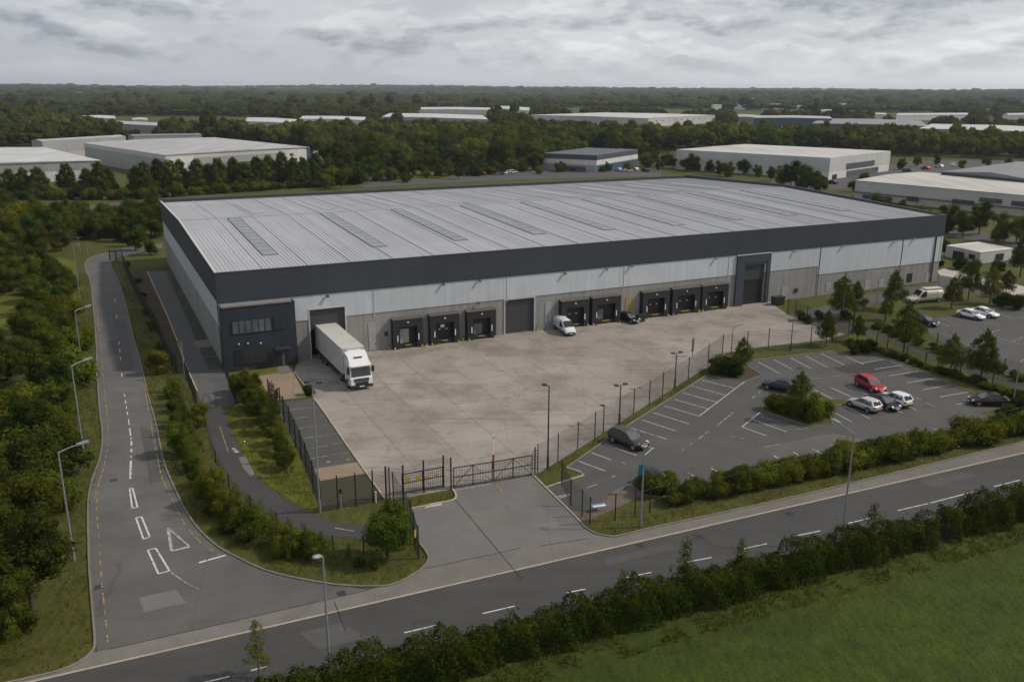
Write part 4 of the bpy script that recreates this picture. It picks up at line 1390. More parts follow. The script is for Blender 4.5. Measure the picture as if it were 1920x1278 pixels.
def car(label, px, ahead, paint, kind='hatch', scale=1.0, group=None, name='parked_car', cat='car', roofmat=None, rear_hidden=False, shift=0.0):
    c = G(*px)
    d = G(*ahead) - c
    rz = atan2(d[1], d[0])
    S = CARS[kind]
    root = thing(name, label, cat, (c[0], c[1], .016), rz, group)
    root.scale = (scale,) * 3
    mb = MB()
    loft(mb, S['st'])
    body = mb.build('body', [paint], root, smooth=True, subsurf=1)
    rb, rt, ft, fb = S['gh']
    bz, tz, wb, wt = S['belt'], S['roof'], S['wb'], S['wt']
    B = [(rb, -wb, bz), (fb, -wb, bz - .06), (fb, wb, bz - .06), (rb, wb, bz)]
    T = [(rt, -wt, tz - .02), (ft, -wt, tz - .03), (ft, wt, tz - .03), (rt, wt, tz - .02)]
    xm = (rt + ft) / 2
    mb = MB()
    vs = B + T + [(xm, -wt * 1.02, tz + .01), (xm, wt * 1.02, tz + .01), (xm, 0, tz + .045), (rt, 0, tz + .01), (ft, 0, tz)]
    mb.add(vs, [(0, 1, 5, 8, 4), (2, 3, 7, 9, 6), (1, 2, 6, 12, 5), (3, 0, 4, 11, 7), (4, 8, 10, 11), (8, 5, 12, 10), (10, 12, 6, 9), (11, 10, 9, 7)])
    mb.build('cabin', roofmat or paint, root, smooth=False)
    mb = MB()
    mb.quad(*pane((B[1], B[2], T[2], T[1]), .05, .95, .06, .90))
    mb.build('windscreen', M['glass_pale'], root)
    mb = MB()
    mb.quad(*pane((B[3], B[0], T[0], T[3]), .08, .92, .12, .90))
    mb.build('rear_window', M['glass'], root)
    for q in ((B[0], B[1], T[1], T[0]), (B[2], B[3], T[3], T[2])):
        mb = MB()
        f = q is not None
        mb.quad(*pane(q, .10, .485, .10, .90))
        mb.quad(*pane(q, .515, .90, .10, .90))
        mb.build('side_window', M['glass'], root)
    wheels(root, S['wx'], .91)
    for x in S['wx']:
        for s in (-1, 1):
            mb = MB()
            mb.tube((x, s * .80, .34), (x, s * .895, .34), .40, .40, 18)
            mb.build('wheel_arch', M['black_trim'], root)
    xf, xr2 = S['st'][-2][0], S['st'][0][0]
    for s in (-1, 1):
        mb = MB()
        y = s * .55
        mb.add([(xf - .02, y - .16, .60), (xf - .02, y + .16, .60), (xf - .26, y + .16 + s * .05, .76), (xf - .26, y - .16 + s * .05, .77), (xf + .05, y - .14 - s * .04, .55), (xf + .03, y + .14 - s * .04, .55)], [(4, 5, 1, 0), (0, 1, 2, 3)])
        mb.build('headlight', M['lens'], root)
        mb = MB()
        mb.box(xr2 - .015, xr2 + .25, min(s * .50, s * .76), max(s * .50, s * .76), .70, .88)
        mb.build('tail_light', M['lens_red'], root, bevel=.02)
        mb = MB()
        mb.box(fb - .30, fb - .14, min(s * .82, s * 1.0), max(s * .82, s * 1.0), bz - .0, bz + .12)
        mb.build('door_mirror', paint, root, bevel=.03)
    mb = MB()
    mb.box(S['st'][-1][0] - .05, S['st'][-1][0] + .03, -.26, .26, .40, .50)
    mb.build('number_plate', M['plate_white'], root)
    mb = MB()
    mb.box(xr2 - .035, xr2 + .05, -.26, .26, .58, .69)
    mb.build('number_plate', M['plate_yellow'], root)
    mb = MB()
    mb.box(S['st'][-1][0] - .12, S['st'][-1][0] + .012, -.50, .50, .30, .385)
    mb.box(xr2 - .02, xr2 + .12, -.62, .62, .34, .46)
    mb.build('bumper_trim', M['black_trim'], root)
    return root


PT = dict(bronze=car_paint('bronze_green_paint', (.060, .058, .046), .3), dark=car_paint('charcoal_paint', (.020, .021, .025), .2), red=car_paint('red_paint', (.30, .012, .018), .15), silver=car_paint('silver_paint', (.46, .46, .45), .25),
          black=car_paint('black_paint', (.010, .010, .012), .1), white=car_paint('white_car_paint', (.60, .62, .65)), brown=car_paint('dark_brown_paint', (.026, .020, .016), .3), white2=car_paint('bright_white_paint', (.68, .70, .72)))
BAYD = (61, 22)
car('dark olive hatchback parked nose-out alone in the bay row beside the mesh fence', (1178, 833), (1239, 856), PT['bronze'], 'hatch', 1.10)
car('charcoal car half hidden behind the tree on the planted island', (1463, 731), (1410, 720), PT['dark'], 'saloon', 1.0)
car('bright red car parked beyond the white and black cars', (1631, 729), (1680, 752), PT['red'], 'hatch', 1.06)
car('silver hatchback seen from behind, nearest to the planted island', (1619, 766), (1572, 748), PT['silver'], 'hatch', 1.0)
car('black car parked between the silver and the white hatchback', (1655, 762), (1700, 780), PT['black'], 'saloon', .96)
car('white hatchback seen from behind, right of the black car', (1676, 756), (1628, 738), PT['white'], 'hatch', 1.04)
car('dark brown car at the right end of the car park by the grass corner', (1852, 758), (1790, 756), PT['brown'], 'saloon', 1.0)
car('dark car wedged among the bushes near the car park entrance', (1232, 912), (1270, 932), PT['black'], 'hatch', .95)
car('small black car parked in front of the tan door between two loading docks', (1179, 603), (1215, 613), PT['black'], 'hatch', .98)
car('white car in the far right car park, the one in front of its white neighbour', (1819, 596), (1860, 605), PT['white2'], 'saloon', 1.0)
car('white car in the far right car park, behind and right of its white neighbour', (1845, 592), (1886, 601), PT['white2'], 'saloon', 1.0)
car('dark car with pale windscreen half hidden by a tree in the far right car park', (1733, 608), (1770, 617), PT['black'], 'saloon', 1.0)


def van(label, px, ahead, paint, L=5.0, H=2.0, bonnet=.0, roofbox=False, lower=None):
    c = G(*px)
    d = G(*ahead) - c
    root = thing('van', label, 'van', (c[0], c[1], .02), atan2(d[1], d[0]))
    x0, x1 = -L / 2, L / 2
    b = bonnet
    nose = 1.02
    mb = MB()
    st = [(x0, .40, H * .86, .78, .86, .74), (x0 + .08, .30, H - .06, .84, .93, .78), (x0 + .5, .26, H, .86, .95, .80), (x1 - 2.1 - b, .24, H + .02, .86, .95, .80), (x1 - 1.75 - b, .24, H - .04, .86, .95, .76), (x1 - .92 - b, .25, 1.16, .86, .94, .80), (x1 - .35, .28, .98, .82, .90, .72), (x1 - .08, .33, .80, .74, .83, .62), (x1, .42, .66, .62, .72, .52)]
    loft(mb, st)
    mb.build('body', paint, root, smooth=True, subsurf=1)
    a, q = st[4], st[5]
    mb = MB()
    mb.quad(*pane(((q[0] + .02, -.80, 1.17), (q[0] + .02, .80, 1.17), (a[0] + .06, .74, H - .12), (a[0] + .06, -.74, H - .12)), .03, .97, .05, .96, .06))
    mb.build('windscreen', M['glass'], root)
    for s in (-1, 1):
        mb = MB()
        xs = (q[0] - .16, a[0] - .05, a[0] - .72, a[0] - .72)
        zs = (1.14, H - .28, H - .24, 1.14)
        ys = [s * .965, s * .93, s * .93, s * .965]
        vs = [(xs[i], ys[i], zs[i]) for i in range(4)]
        mb.quad(*(vs if s < 0 else vs[::-1]))
        mb.build('side_window', M['glass'], root)
        mb = MB()
        mb.box(a[0] - .30, a[0] - .12, min(s * .95, s * 1.14), max(s * .95, s * 1.14), 1.15, 1.38)
        mb.build('door_mirror', M['black_trim'], root, bevel=.03)
        mb = MB()
        mb.add([(x1 - .02, s * .42, .66), (x1 - .06, s * .70, .66), (x1 - .42, s * .80, .90), (x1 - .30, s * .50, .90)], [(0, 1, 2, 3) if s > 0 else (3, 2, 1, 0)])
        for v in range(len(mb.v)): mb.v[v] = (mb.v[v][0] + .03, mb.v[v][1], mb.v[v][2] + .03)
        mb.build('headlight', M['lens'], root)
        mb = MB()
        for xx in (x0 + 1.5, x1 - 2.3 - b):
            mb.box(xx, xx + .02, min(s * .94, s * .956), max(s * .94, s * .956), .5, H - .25)
        mb.box(x0 + .3, x1 - 2.2 - b, min(s * .94, s * .958), max(s * .94, s * .958), H * .62, H * .62 + .025)
        mb.build('door_seam', M['black_trim'], root)
        mb = MB()
        mb.box(x0 - .01, x0 + .12, min(s * .66, s * .84), max(s * .66, s * .84), .8, 1.3)
        mb.build('tail_light', M['lens_red'], root)
    mb = MB()
    mb.box(x1 - .30, x1 + .06, -.70, .70, .26, .52)
    mb.box(x1 - .06, x1 + .05, -.45, .45, .56, .66)
    mb.build('front_bumper', M['black_trim'], root, bevel=.04)
    mb = MB()
    mb.box(x1 + .055, x1 + .075, -.26, .26, .40, .50)
    mb.build('number_plate', M['plate_white'], root)
    for x in (x0 + .95, x1 - .95):
        for s in (-1, 1):
            mb = MB()
            mb.tube((x, s * .84, .35), (x, s * .945, .35), .42, .42, 18)
            mb.build('wheel_arch', M['black_trim'], root)
    wheels(root, (x0 + .95, x1 - .95), .96, .34, .22)
    if roofbox:
        mb = MB()
        mb.box(x0 + .3, x1 - 2.4 - b, -.70, .70, H - .02, H + .16)
        mb.build('roof_box', paint, root, bevel=.05)
    return root


M['van_white'] = car_paint('white_van_paint', (.60, .61, .61))
M['van_cream'] = car_paint('cream_van_paint', (.52, .49, .42))
van('white panel van with black bumper parked by a dark roller door on the concrete yard', (1058, 622), (1085, 640), M['van_white'], 5.6, 2.15)
van('cream white camper van with long bonnet on the grass strip right of the warehouse', (1732, 566), (1690, 569), M['van_cream'], 6.6, 2.35, .5, True)


def lorry():
    d = G(655, 730) - G(612, 686)
    rz = atan2(d[1], d[0])
    d = d / np.linalg.norm(d)
    fr = G(679, 731)
    root = thing('lorry', 'white articulated lorry backed into a dark roller door of the warehouse', 'lorry', (fr[0], fr[1], .02), rz)
    # how far back to the wall
    t = ((fr - BO) @ BB) / (-(d @ BB)) if abs(d @ BB) > 1e-6 else 12
    t = abs(t)
    LS = 1.15
    root.scale = (LS,) * 3
    Lr = (t + .9) / LS
    xt = -2.75
    mb = MB()
    mb.box(-Lr, xt, -1.24, 1.24, 1.15, 3.98)
    tr = mb.build('trailer', M['trailer_white'], root, bevel=.03)
    mb = MB()
    mb.box(-Lr + .05, xt - .05, -1.20, 1.20, 3.982, 4.0)
    mb.build('trailer_roof', M['trailer_top'], tr)
    mb = MB()
    for s in (-1, 1):
        mb.box(-Lr - .01, xt + .01, s * 1.245 - .02, s * 1.245 + .02, 3.86, 4.01)
        mb.box(-Lr - .01, xt + .01, s * 1.245 - .02, s * 1.245 + .02, 1.10, 1.24)
    for x in (-Lr, xt):
        mb.box(x - .02, x + .02, -1.26, 1.26, 3.86, 4.01)
    mb.build('edge_rail', M['trim_light'], tr)
    mb = MB()
    mb.box(-Lr + .2, xt - .1, -.45, .45, .85, 1.15)
    for s in (-1, 1):
        mb.box(-Lr + 4.6, xt - 2.4, s * 1.15 - .03, s * 1.15 + .03, .50, 1.0)
    mb.build('chassis', M['chassis'], tr)
    mb = MB()
    mb.box(xt - 2.1, -2.2, -.9, .9, .55, 1.05)
    mb.box(-3.6, -2.5, -1.2, -.75, .45, .95)
    mb.box(-3.6, -2.5, .75, 1.2, .45, .95)
    mb.build('tractor_frame', M['chassis'], root)
    # cab
    prof = [(-.02, .42), (.02, .62), (.0, 1.32), (-.10, 1.46), (-.36, 2.62), (-.55, 2.86), (-2.15, 2.95), (-2.25, 2.8), (-2.25, .75), (-1.75, .72), (-1.62, 1.0), (-.98, 1.0), (-.85, .5)]
    mb = MB()
    mb.side_prism(prof, -1.2, 1.2)
    cab = mb.build('cab', M['truck_white'], root, bevel=.04)
    mb = MB()
    mb.add([(-.55, -1.1, 2.86), (-.55, 1.1, 2.86), (-1.25, 1.08, 3.52), (-1.25, -1.08, 3.52), (-2.25, 1.16, 3.78), (-2.25, -1.16, 3.78), (-2.25, 1.16, 2.9), (-2.25, -1.16, 2.9)],
           [(0, 1, 2, 3), (3, 2, 4, 5), (5, 4, 6, 7), (0, 3, 5, 7), (1, 6, 4, 2), (0, 7, 6, 1)])
    mb.build('wind_deflector', M['truck_white'], cab)
    mb = MB()
    mb.box(-2.74, -2.30, -.8, .8, 3.1, 3.80)
    mb.build('cooling_unit', M['truck_white'], tr, bevel=.05)
    mb = MB()
    n = Vector((1.16, 0, .26)).normalized()
    mb.quad((-.105 + .03, -1.08, 1.52), (-.105 + .03, 1.08, 1.52), (-.345 + .03, 1.02, 2.56), (-.345 + .03, -1.02, 2.56))
    mb.build('windscreen', M['glass'], cab)
    mb = MB()
    mb.box(-.48, .02, -1.12, 1.12, 2.60, 2.74)
    mb.build('sun_visor', M['truck_white'], cab, bevel=.03)
    mb = MB()
    mb.box(-1.15, -.95, -.45, .45, 3.36, 3.43)
    mb.build('roof_vent', M['black_trim'], cab)
    for s in (-1, 1):
        mb = MB()
        y = s * 1.206
        q = [(-.30, y, 1.62), (-.52, y, 2.50), (-1.25, y, 2.50), (-1.25, y, 1.62)]
        mb.quad(*(q if s < 0 else q[::-1]))
        mb.build('side_window', M['glass'], cab)
        mb = MB()
        mb.box(-.35, -.15, min(s * 1.22, s * 1.50), max(s * 1.22, s * 1.50), 1.85, 2.50)
        mb.build('wing_mirror', M['black_trim'], cab, bevel=.03)
        mb = MB()
        mb.box(-.06, .06, min(s * .78, s * 1.14), max(s * .78, s * 1.14), .62, .86)
        mb.build('headlight', M['lens'], cab, bevel=.03)
        mb = MB()
        mb.box(-1.85, -1.60, min(s * 1.19, s * 1.22), max(s * 1.19, s * 1.22), .8, 2.7)
        mb.build('side_fairing', M['trailer_white'], cab)
        mb = MB()
        mb.box(-1.62, -.98, min(s * 1.0, s * 1.225), max(s * 1.0, s * 1.225), .95, 1.06)
        mb.build('wheel_arch', M['black_trim'], cab)
    mb = MB()
    mb.box(-.02, .055, -.82, .82, .98, 1.34)
    mb.build('grille', M['black_trim'], cab, bevel=.02)
    mb = MB()
    for k in range(3):
        mb.box(.056, .07, -.80, .80, 1.04 + .10 * k, 1.06 + .10 * k)
    mb.build('grille_bar', M['rim'], cab)
    mb = MB()
    mb.box(-.18, .09, -1.22, 1.22, .30, .60)
    mb.box(-.02, .065, -.72, .72, .62, .92)
    mb.build('front_bumper', M['black_trim'], cab, bevel=.03)
    mb = MB()
    mb.box(.091, .10, -.28, .28, .40, .50)
    mb.build('number_plate', M['plate_white'], cab)
    wheels(root, (-1.30, -4.0), 1.20, .48, .30)
    wheels(root, (-Lr + 1.6, -Lr + 2.9, -Lr + 4.2), 1.20, .48, .32)
    return root


lorry()

# drain covers
for i, (x, y) in enumerate(((213, 900), (186, 1100), (300, 868), (640, 1112), (1200, 1022), (1480, 963), (1130, 760), (1500, 690))):
    g = G(x, y)
    mb = MB()
    q = .24
    for k in range(5):
        mb.box(-q + k * .105, -q + k * .105 + .06, -q, q, 0, .012)
    mb.box(-q - .06, q + .06, -q - .06, q + .06, -.02, .006)
    o_ = mb.build('drain_cover', M['dark_metal'])
    o_.location = (g[0], g[1], .03)
    o_.rotation_euler = (0, 0, KANG if y > 800 else TH)
    tag(o_, 'small dark iron drain cover set flush in the tarmac or concrete', 'drain cover', 'drain covers')

# ------------------------------------------------------------------ lamp posts


def mast(name, label, base, top, style='arm', head=None, group=None, r=.075, mat='galv'):
    g = G(*base)
    h = hgt(base, top)
    root = thing(name, label, 'lamp post', (g[0], g[1], 0), 0, group)
    mb = MB()
    mb.tube((0, 0, -.2), (0, 0, 1.2), r * 1.5, r * 1.5, 10)
    mb.tube((0, 0, 1.2), (0, 0, h), r * 1.15, r * .75, 10)
    mb.build('pole', M[mat], root)
    if style == 'arm':
        d = G(*head, h * .999) - np.array([g[0], g[1], h]) if head else np.array([1., 0, 0])
        L = min(2.6, max(.6, float(np.hypot(d[0], d[1]))))
        d = d / np.hypot(d[0], d[1])
        mb = MB()
        p = [(0, 0, h), (d[0] * L * .45, d[1] * L * .45, h + .16), (d[0] * L, d[1] * L, h + .24)]
        mb.tube(p[0], p[1], .045, .04)
        mb.tube(p[1], p[2], .04, .035)
        arm = mb.build('arm', M[mat], root)
        mb = MB()
        nn = np.array([-d[1], d[0], 0])
        e = np.array(p[2])
        dd = np.array([d[0], d[1], .06])
        pts = []
        for t_, w_ in ((-.1, .07), (.15, .15), (.55, .17), (.85, .07)):
            for s_ in (-1, 1):
                pts.append(e + dd * t_ + nn * w_ * s_)
        vs = [tuple(p_ + np.array([0, 0, .09])) for p_ in pts] + [tuple(p_ - np.array([0, 0, .04])) for p_ in pts]
        fs = []
        for k in range(3):
            a = 2 * k
            fs += [(a, a + 1, a + 3, a + 2), (a + 8, a + 10, a + 11, a + 9), (a, a + 2, a + 10, a + 8), (a + 1, a + 9, a + 11, a + 3)]
        fs += [(0, 8, 9, 1), (6, 7, 15, 14)]
        mb.add(vs, fs)
        hd = mb.build('lamp_head', M['galv'], root)
        mb = MB()
        c = e + dd * .35
        mb.box(c[0] - .13, c[0] + .13, c[1] - .13, c[1] + .13, c[2] - .07, c[2] - .042)
        mb.build('lens', M['white_plastic'], hd)
    elif style == 'post_top':
        d = np.array(head, float)
        d /= np.linalg.norm(d)
        mb = MB()
        mb.tube((0, 0, h), (d[0] * .25, d[1] * .25, h + .25), .06, .06)
        mb.build('arm', M[mat], root)
        mb = MB()
        bm_pts = []
        n1 = np.array([-d[1], d[0], 0])
        for t_, w_, zz in ((.1, .08, .20), (.35, .22, .33), (.75, .25, .48), (1.05, .12, .55)):
            for a in range(8):
                an = 2 * pi * a / 8
                bm_pts.append(np.array([d[0] * t_, d[1] * t_, h + zz]) + n1 * w_ * cos(an) + np.array([0, 0, w_ * .6 * sin(an)]))
        fs = []
        for k in range(3):
            for a in range(8):
                fs.append((8 * k + a, 8 * k + (a + 1) % 8, 8 * k + 8 + (a + 1) % 8, 8 * k + 8 + a))
        fs += [tuple(range(7, -1, -1)), tuple(range(24, 32))]
        mb.add(bm_pts, fs)
        mb.build('lamp_head', M['galv'], root, smooth=True)
    else:
        n = {'tee': 2, 'single': 1, 'triple': 3}[style]
        a0 = TH if style != 'triple' else .2
        for k in range(n):
            an = a0 + {'tee': (0, pi), 'single': (pi * .75,), 'triple': (.2, 2.4, 4.4)}[style][k]
            dx, dy = cos(an), sin(an)
            L = .45 if style != 'single' else .35
            mb = MB()
            mb.tube((0, 0, h - .08), (dx * L, dy * L, h + .05), .035, .035, 6)
            ar = mb.build('bracket', M[mat], root)
            mb = MB()
            x, y = dx * (L + .12), dy * (L + .12)
            q = [(-.22, -.2), (.22, -.2), (.22, .2), (-.22, .2)]
            q = [(x + a * dx - b * dy, y + a * dy + b * dx) for a, b in q]
            mb.prism(q, h + .0, h + .15)
            mb.build('floodlight', M['dark_metal'], root, bevel=.03)
    return root


mast('street_lamp', 'tall grey lamp post with paddle head nearest the camera beside the main road hedge', (619, 1266), (602, 1046), 'post_top', (-.35, -1, 0))
mast('street_lamp', 'grey street lamp on the left verge nearest the road junction', (139, 1050), (112, 848), 'arm', (146, 839))
mast('street_lamp', 'grey street lamp on the left verge halfway along the side road', (158, 858), (135, 686), 'arm', (158, 680))
mast('street_lamp', 'grey street lamp on the left verge beside the long dark side wall of the warehouse', (157, 706), (143, 583), 'arm', (160, 579), r=.065)
mast('street_lamp', 'farthest grey street lamp on the left verge near the bend of the side road', (150, 560), (137, 457), 'arm', (153, 464), r=.06)
mast('street_lamp', 'short lamp post with crossbar heads beyond the bend of the side road', (150, 472), (146, 446), 'tee', r=.06)
mast('street_lamp', 'plain thin pole just right of the crossbar lamp beyond the bend', (164.6, 476), (161.5, 455), 'single', r=.05)
mast('street_lamp', 'tall blue grey street lamp rising behind the hedge on the right of the main road', (1577, 1020), (1598, 812), 'arm', (1574, 799))
mast('street_lamp', 'grey pole with a small head carrying a teal sign at the car park corner', (1201, 988), (1209, 838), 'single', r=.07)
mast('floodlight_mast', 'tall dark yard lamp post just right of the double gate', (1027, 878), (1027, 723), 'single', mat='dark_metal')
mast('floodlight_mast', 'dark T-headed yard lamp on the fence, nearer the double gate', (1161, 795), (1165, 722), 'tee', mat='dark_metal')
mast('floodlight_mast', 'dark T-headed yard lamp on the fence, farther from the double gate', (1265, 727), (1268.5, 662), 'tee', mat='dark_metal')
mast('floodlight_mast', 'tall grey mast with three floodlights beside the small car park left of the yard', (600, 960), (588, 719), 'triple')
mast('street_lamp', 'short grey lamp post at the gate end of the side lane', (347, 712), (340, 642), 'single', r=.06)
mast('floodlight_mast', 'thin dark pole by the yard fence near the planted corner', (1371, 663), (1373, 614), 'arm', (1386, 612), r=.05, mat='dark_metal')
mast('floodlight_mast', 'dark yard pole with crossbar at the far end of the yard fence', (1482, 658), (1486, 602), 'tee', r=.06, mat='dark_metal')
mast('street_lamp', 'pale lamp post beside the footpath at the right edge of the photo', (1899, 757), (1908, 678), 'arm', (1922, 676), r=.06)
mast('street_lamp', 'lamp post on the far road in front of the left tree row', (222, 408), (213, 390), 'arm', (222, 387), r=.07)
mast('street_lamp', 'low pale lamp post on the grass right of the tall portal', (1643, 568), (1641, 545), 'single', r=.06)

# ------------------------------------------------------------------ fences, gates, signs


def fence(label, pts, h, wire=True, px=True, name='mesh_fence', cat='fence', post_r=.05, post_h=None, spacing=None, group=None, pitch=.12):
    P = [G(*p) if px else np.array(p, float) for p in pts]
    if spacing:
        Q = []
        for a, b in zip(P[:-1], P[1:]):
            n = max(1, round(np.linalg.norm(b - a) / spacing))
            Q += [a + (b - a) * k / n for k in range(n)]
        P = Q + [P[-1]]
    o = P[0].copy()
    root = thing(name, label, cat, tuple(o), 0, group)
    for p in P:
        mb = MB()
        q = p - o
        mb.box(q[0] - post_r, q[0] + post_r, q[1] - post_r, q[1] + post_r, -.1, post_h or h + .12)
        mb.build('post', M['dark_metal'], root)
    if wire:
        V, Fc = [], []
        mb = MB()
        for a, b in zip(P[:-1], P[1:]):
            a, b = a - o, b - o
            L = np.linalg.norm(b - a)
            d = (b - a) / L
            nn = np.array([-d[1], d[0], 0])
            zs = np.arange(.08, h + .01, .28 if pitch < .4 else h / 2.2)
            for z in zs:
                r = .011
                c0, c1 = a + [0, 0, z], b + [0, 0, z]
                mb.add([c0 - [0, 0, r], c1 - [0, 0, r], c1 + nn * r, c0 + nn * r, c0 + [0, 0, r], c1 + [0, 0, r], c1 - nn * r, c0 - nn * r], [(0, 1, 2, 3), (3, 2, 5, 4), (4, 5, 6, 7), (7, 6, 1, 0)])
            for s in np.arange(pitch / 2, L, pitch):
                r = .006
                c = a + d * s
                mb.add([c + d * r + [0, 0, .05], c + nn * r + [0, 0, .05], c - d * r + [0, 0, .05], c - nn * r + [0, 0, .05], c + d * r + [0, 0, h], c + nn * r + [0, 0, h], c - d * r + [0, 0, h], c - nn * r + [0, 0, h]],
                       [(0, 1, 5, 4), (1, 2, 6, 5), (2, 3, 7, 6), (3, 0, 4, 7)])
        mb.build('mesh_panel', M['fence_wire'], root)
    return root


fence('long dark mesh fence on the grass bank between concrete yard and car park', [(1008, 888), (1046, 866), (1083, 843), (1115, 823), (1131, 812), (1161, 793), (1188, 776), (1217, 759.5), (1242, 742.5), (1290, 712.5), (1327, 686), (1354, 667)], 3.0)
fence('dark mesh fence along the far grass edge of the yard behind the car park', [(1354, 667), (1400, 660), (1440, 654), (1482, 656), (1519, 651), (1560, 643), (1590, 630)], 3.0)
fence('dark mesh fence closing the yard end beside the tall portal', [(1476, 590), (1490, 593), (1512, 604), (1534, 615)], 2.6)
fence('dark mesh fence between the small car park and the lawn with trees', [(505, 757), (521, 778), (533, 792), (544, 812), (555, 838), (565, 860), (575, 885), (588, 922), (602, 959)], 3.0, post_r=.06)
fence('dark mesh fence across the worn ground left of the double gate', [(602, 959), (634, 953), (668, 948), (700, 942), (731, 936)], 3.1)
fence('tall dark mesh fence panel just left of the double gate above the grass island', [(724.6, 935), (757, 932.7), (795, 923), (832, 913), (846, 917)], 3.1, post_r=.07)
fence('dark mesh fence turning down to the entrance kerb beside the round tree', [(738, 940), (757, 968), (770, 995), (777, 1020), (785, 1047)], 2.8)
fence('dark mesh fence between entrance and car park corner', [(1053, 908), (1070, 948), (1091, 968), (1106, 983)], 2.5)
fence('dark mesh fence behind the roadside shrubs of the car park', [(1106, 983), (1153, 975), (1190, 968), (1218, 960), (1256, 950), (1283, 945), (1339, 940), (1400, 925), (1460, 910), (1525, 894), (1590, 878), (1660, 861), (1730, 844), (1800, 826), (1870, 809), (1930, 794)], 2.4, pitch=.6)
fence('low dark fence behind the shrubs along the outer edge of the footpath', [(385, 800), (405, 868), (430, 915), (470, 958), (520, 990), (568, 1028), (625, 1034), (682, 1037), (740, 1030), (770, 1018)], 1.4, pitch=.6)
fence('dark fence on the bank between the side road and the soil bed', [(207, 489), (232, 498), (245, 530), (262, 565), (282, 600), (302, 636), (316, 676), (332, 700), (350, 712), (370, 768)], 2.4, spacing=3.5)
fence('dark fence along the office side of the side lane', [(418, 692), (426, 712), (434, 735), (443, 758)], 1.9)
fence('dark mesh fence along the upper side of the right footpath', [(1600, 602), (1657, 617), (1690, 638), (1722, 652), (1755, 655), (1790, 672), (1830, 688), (1880, 706), (1930, 722)], 2.4)
fence('dark post fence along the lower side of the right footpath', [(1643, 645), (1663, 655), (1700, 668), (1735, 680), (1758, 688), (1800, 702), (1860, 722), (1930, 745)], 1.5, pitch=.3)
fence('short dark railing at the bend of the side road', [(206, 489), (217, 487), (229, 481)], 1.9, pitch=.5)
fence('wire fence filling the gap in the roadside hedge', [KP(61.5, ROADW + 1.9), KP(63.0, ROADW + 1.9), KP(64.5, ROADW + 1.9), KP(66.5, ROADW + 1.9)], 2.0, px=False)


def gate(label, a, b, h, name='gate', plates=False, bars=.16, brace=True, mat='dark_metal', thin=False):
    A_, B_ = G(*a), G(*b)
    root = thing(name, label, 'gate', tuple(A_))
    d = B_ - A_
    L = np.linalg.norm(d)
    root.rotation_euler = (0, 0, atan2(d[1], d[0]))
    mb = MB()
    q_ = .03 if thin else .08
    for x in ((0, L - q_) if thin else (0, L / 2 - .04, L - q_)):
        mb.box(x, x + q_, -q_ / 2, q_ / 2, .08, h)
    for z in ((.1, h - q_) if thin else (.1, h * .52, h - .08)):
        mb.box(0, L, -q_ * .45, q_ * .45, z, z + q_)
    mb.build('gate_frame', M[mat], root)
    if brace:
        mb = MB()
        mb.tube((.05, 0, .15), (L / 2 - .05, 0, h - .1), .03, .03, 6)
        mb.tube((L / 2 + .05, 0, h - .1), (L - .05, 0, .15), .03, .03, 6)
        mb.build('brace', M[mat], root)
    mb = MB()
    x = bars
    while x < L - .05:
        mb.box(x - .012, x + .012, -.012, .012, .15, h - .05)
        x += bars
    mb.build('gate_bars', M[mat], root)
    if plates:
        for x in (.13, .38, .60, .84):
            mb = MB()
            mb.box(L * x - .20, L * x + .20, -.06, -.036, h * .56, h * .56 + (.5 if x in (.13, .38) else .25))
            mb.build('warning_plate', M['yellow'], root)
    return root


gate('left leaf of the black double gate at the yard entrance', (849.6, 916), (923.5, 904), 2.15)
gate('right leaf of the black double gate at the yard entrance', (925, 904), (998, 891), 2.15)
gate('mesh sliding gate with yellow warning plates standing open behind the grass island', (754, 927), (831, 912), 2.05, 'sliding_gate', True, .2, False)
gate('left leaf of the thin black lane gate beside the office lawn', (370, 768), (406, 764), 1.9, bars=.7, thin=True)
gate('right leaf of the thin black lane gate beside the office lawn', (407, 764), (442, 758), 1.9, bars=.7, thin=True)


def pole_sign(name, label, cat, base, h, parts, r=.05, mat='dark_metal'):
    g = G(*base)
    root = thing(name, label, cat, (g[0], g[1], 0))
    mb = MB()
    mb.tube((0, 0, -.1), (0, 0, h), r, r, 8)
    mb.build('pole', M[mat], root)
    for nm, (x0, x1, y0, y1, z0, z1), mt, rz in parts:
        mb = MB()
        q = [(x0, y0), (x1, y0), (x1, y1), (x0, y1)]
        q = [(x * cos(rz) - y * sin(rz), x * sin(rz) + y * cos(rz)) for x, y in q]
        mb.prism(q, z0, z1)
        mb.build(nm, M[mt], root)
    return root


pole_sign('gate_post', 'black gate post right of the double gate with short rungs', 'gate post', (1002.7, 892), 3.0, [('rung', (-.3, .3, -.03, .03, .8 + .3 * k, .84 + .3 * k), 'dark_metal', TH) for k in range(7)], .07)
pole_sign('barrier_pole', 'red based white pole standing upright at the middle of the double gate', 'barrier', (925, 899), 4.2, [('red_sleeve', (-.09, .09, -.09, .09, 1.2, 2.6), 'red_paint', 0), ('arm_tip', (-.12, .12, -.05, .05, 4.2, 4.55), 'white_plastic', 0)], .045, 'white_plastic')
pole_sign('post_sign', 'teal sign board on posts behind the lamp pole at the car park corner', 'sign', (1203, 925), 3.0, [('sign_board', (-.42, .22, -.10, -.055, 1.9, 2.95), 'sign_teal', .1), ('post', (1.2, 1.26, -.03, .03, 0, 2.2), 'dark_metal', .1)], .05)
pole_sign('post_sign', 'low tilted white and blue notice board behind the entrance corner fence', 'sign', (1122, 957), .5, [('notice_board', (-.6, .6, -.28, .28, .5, .56), 'sign_white', .3), ('blue_panel', (-.56, .56, .0, .25, .562, .575), 'sign_blue', .3)], .06, 'white_plastic')
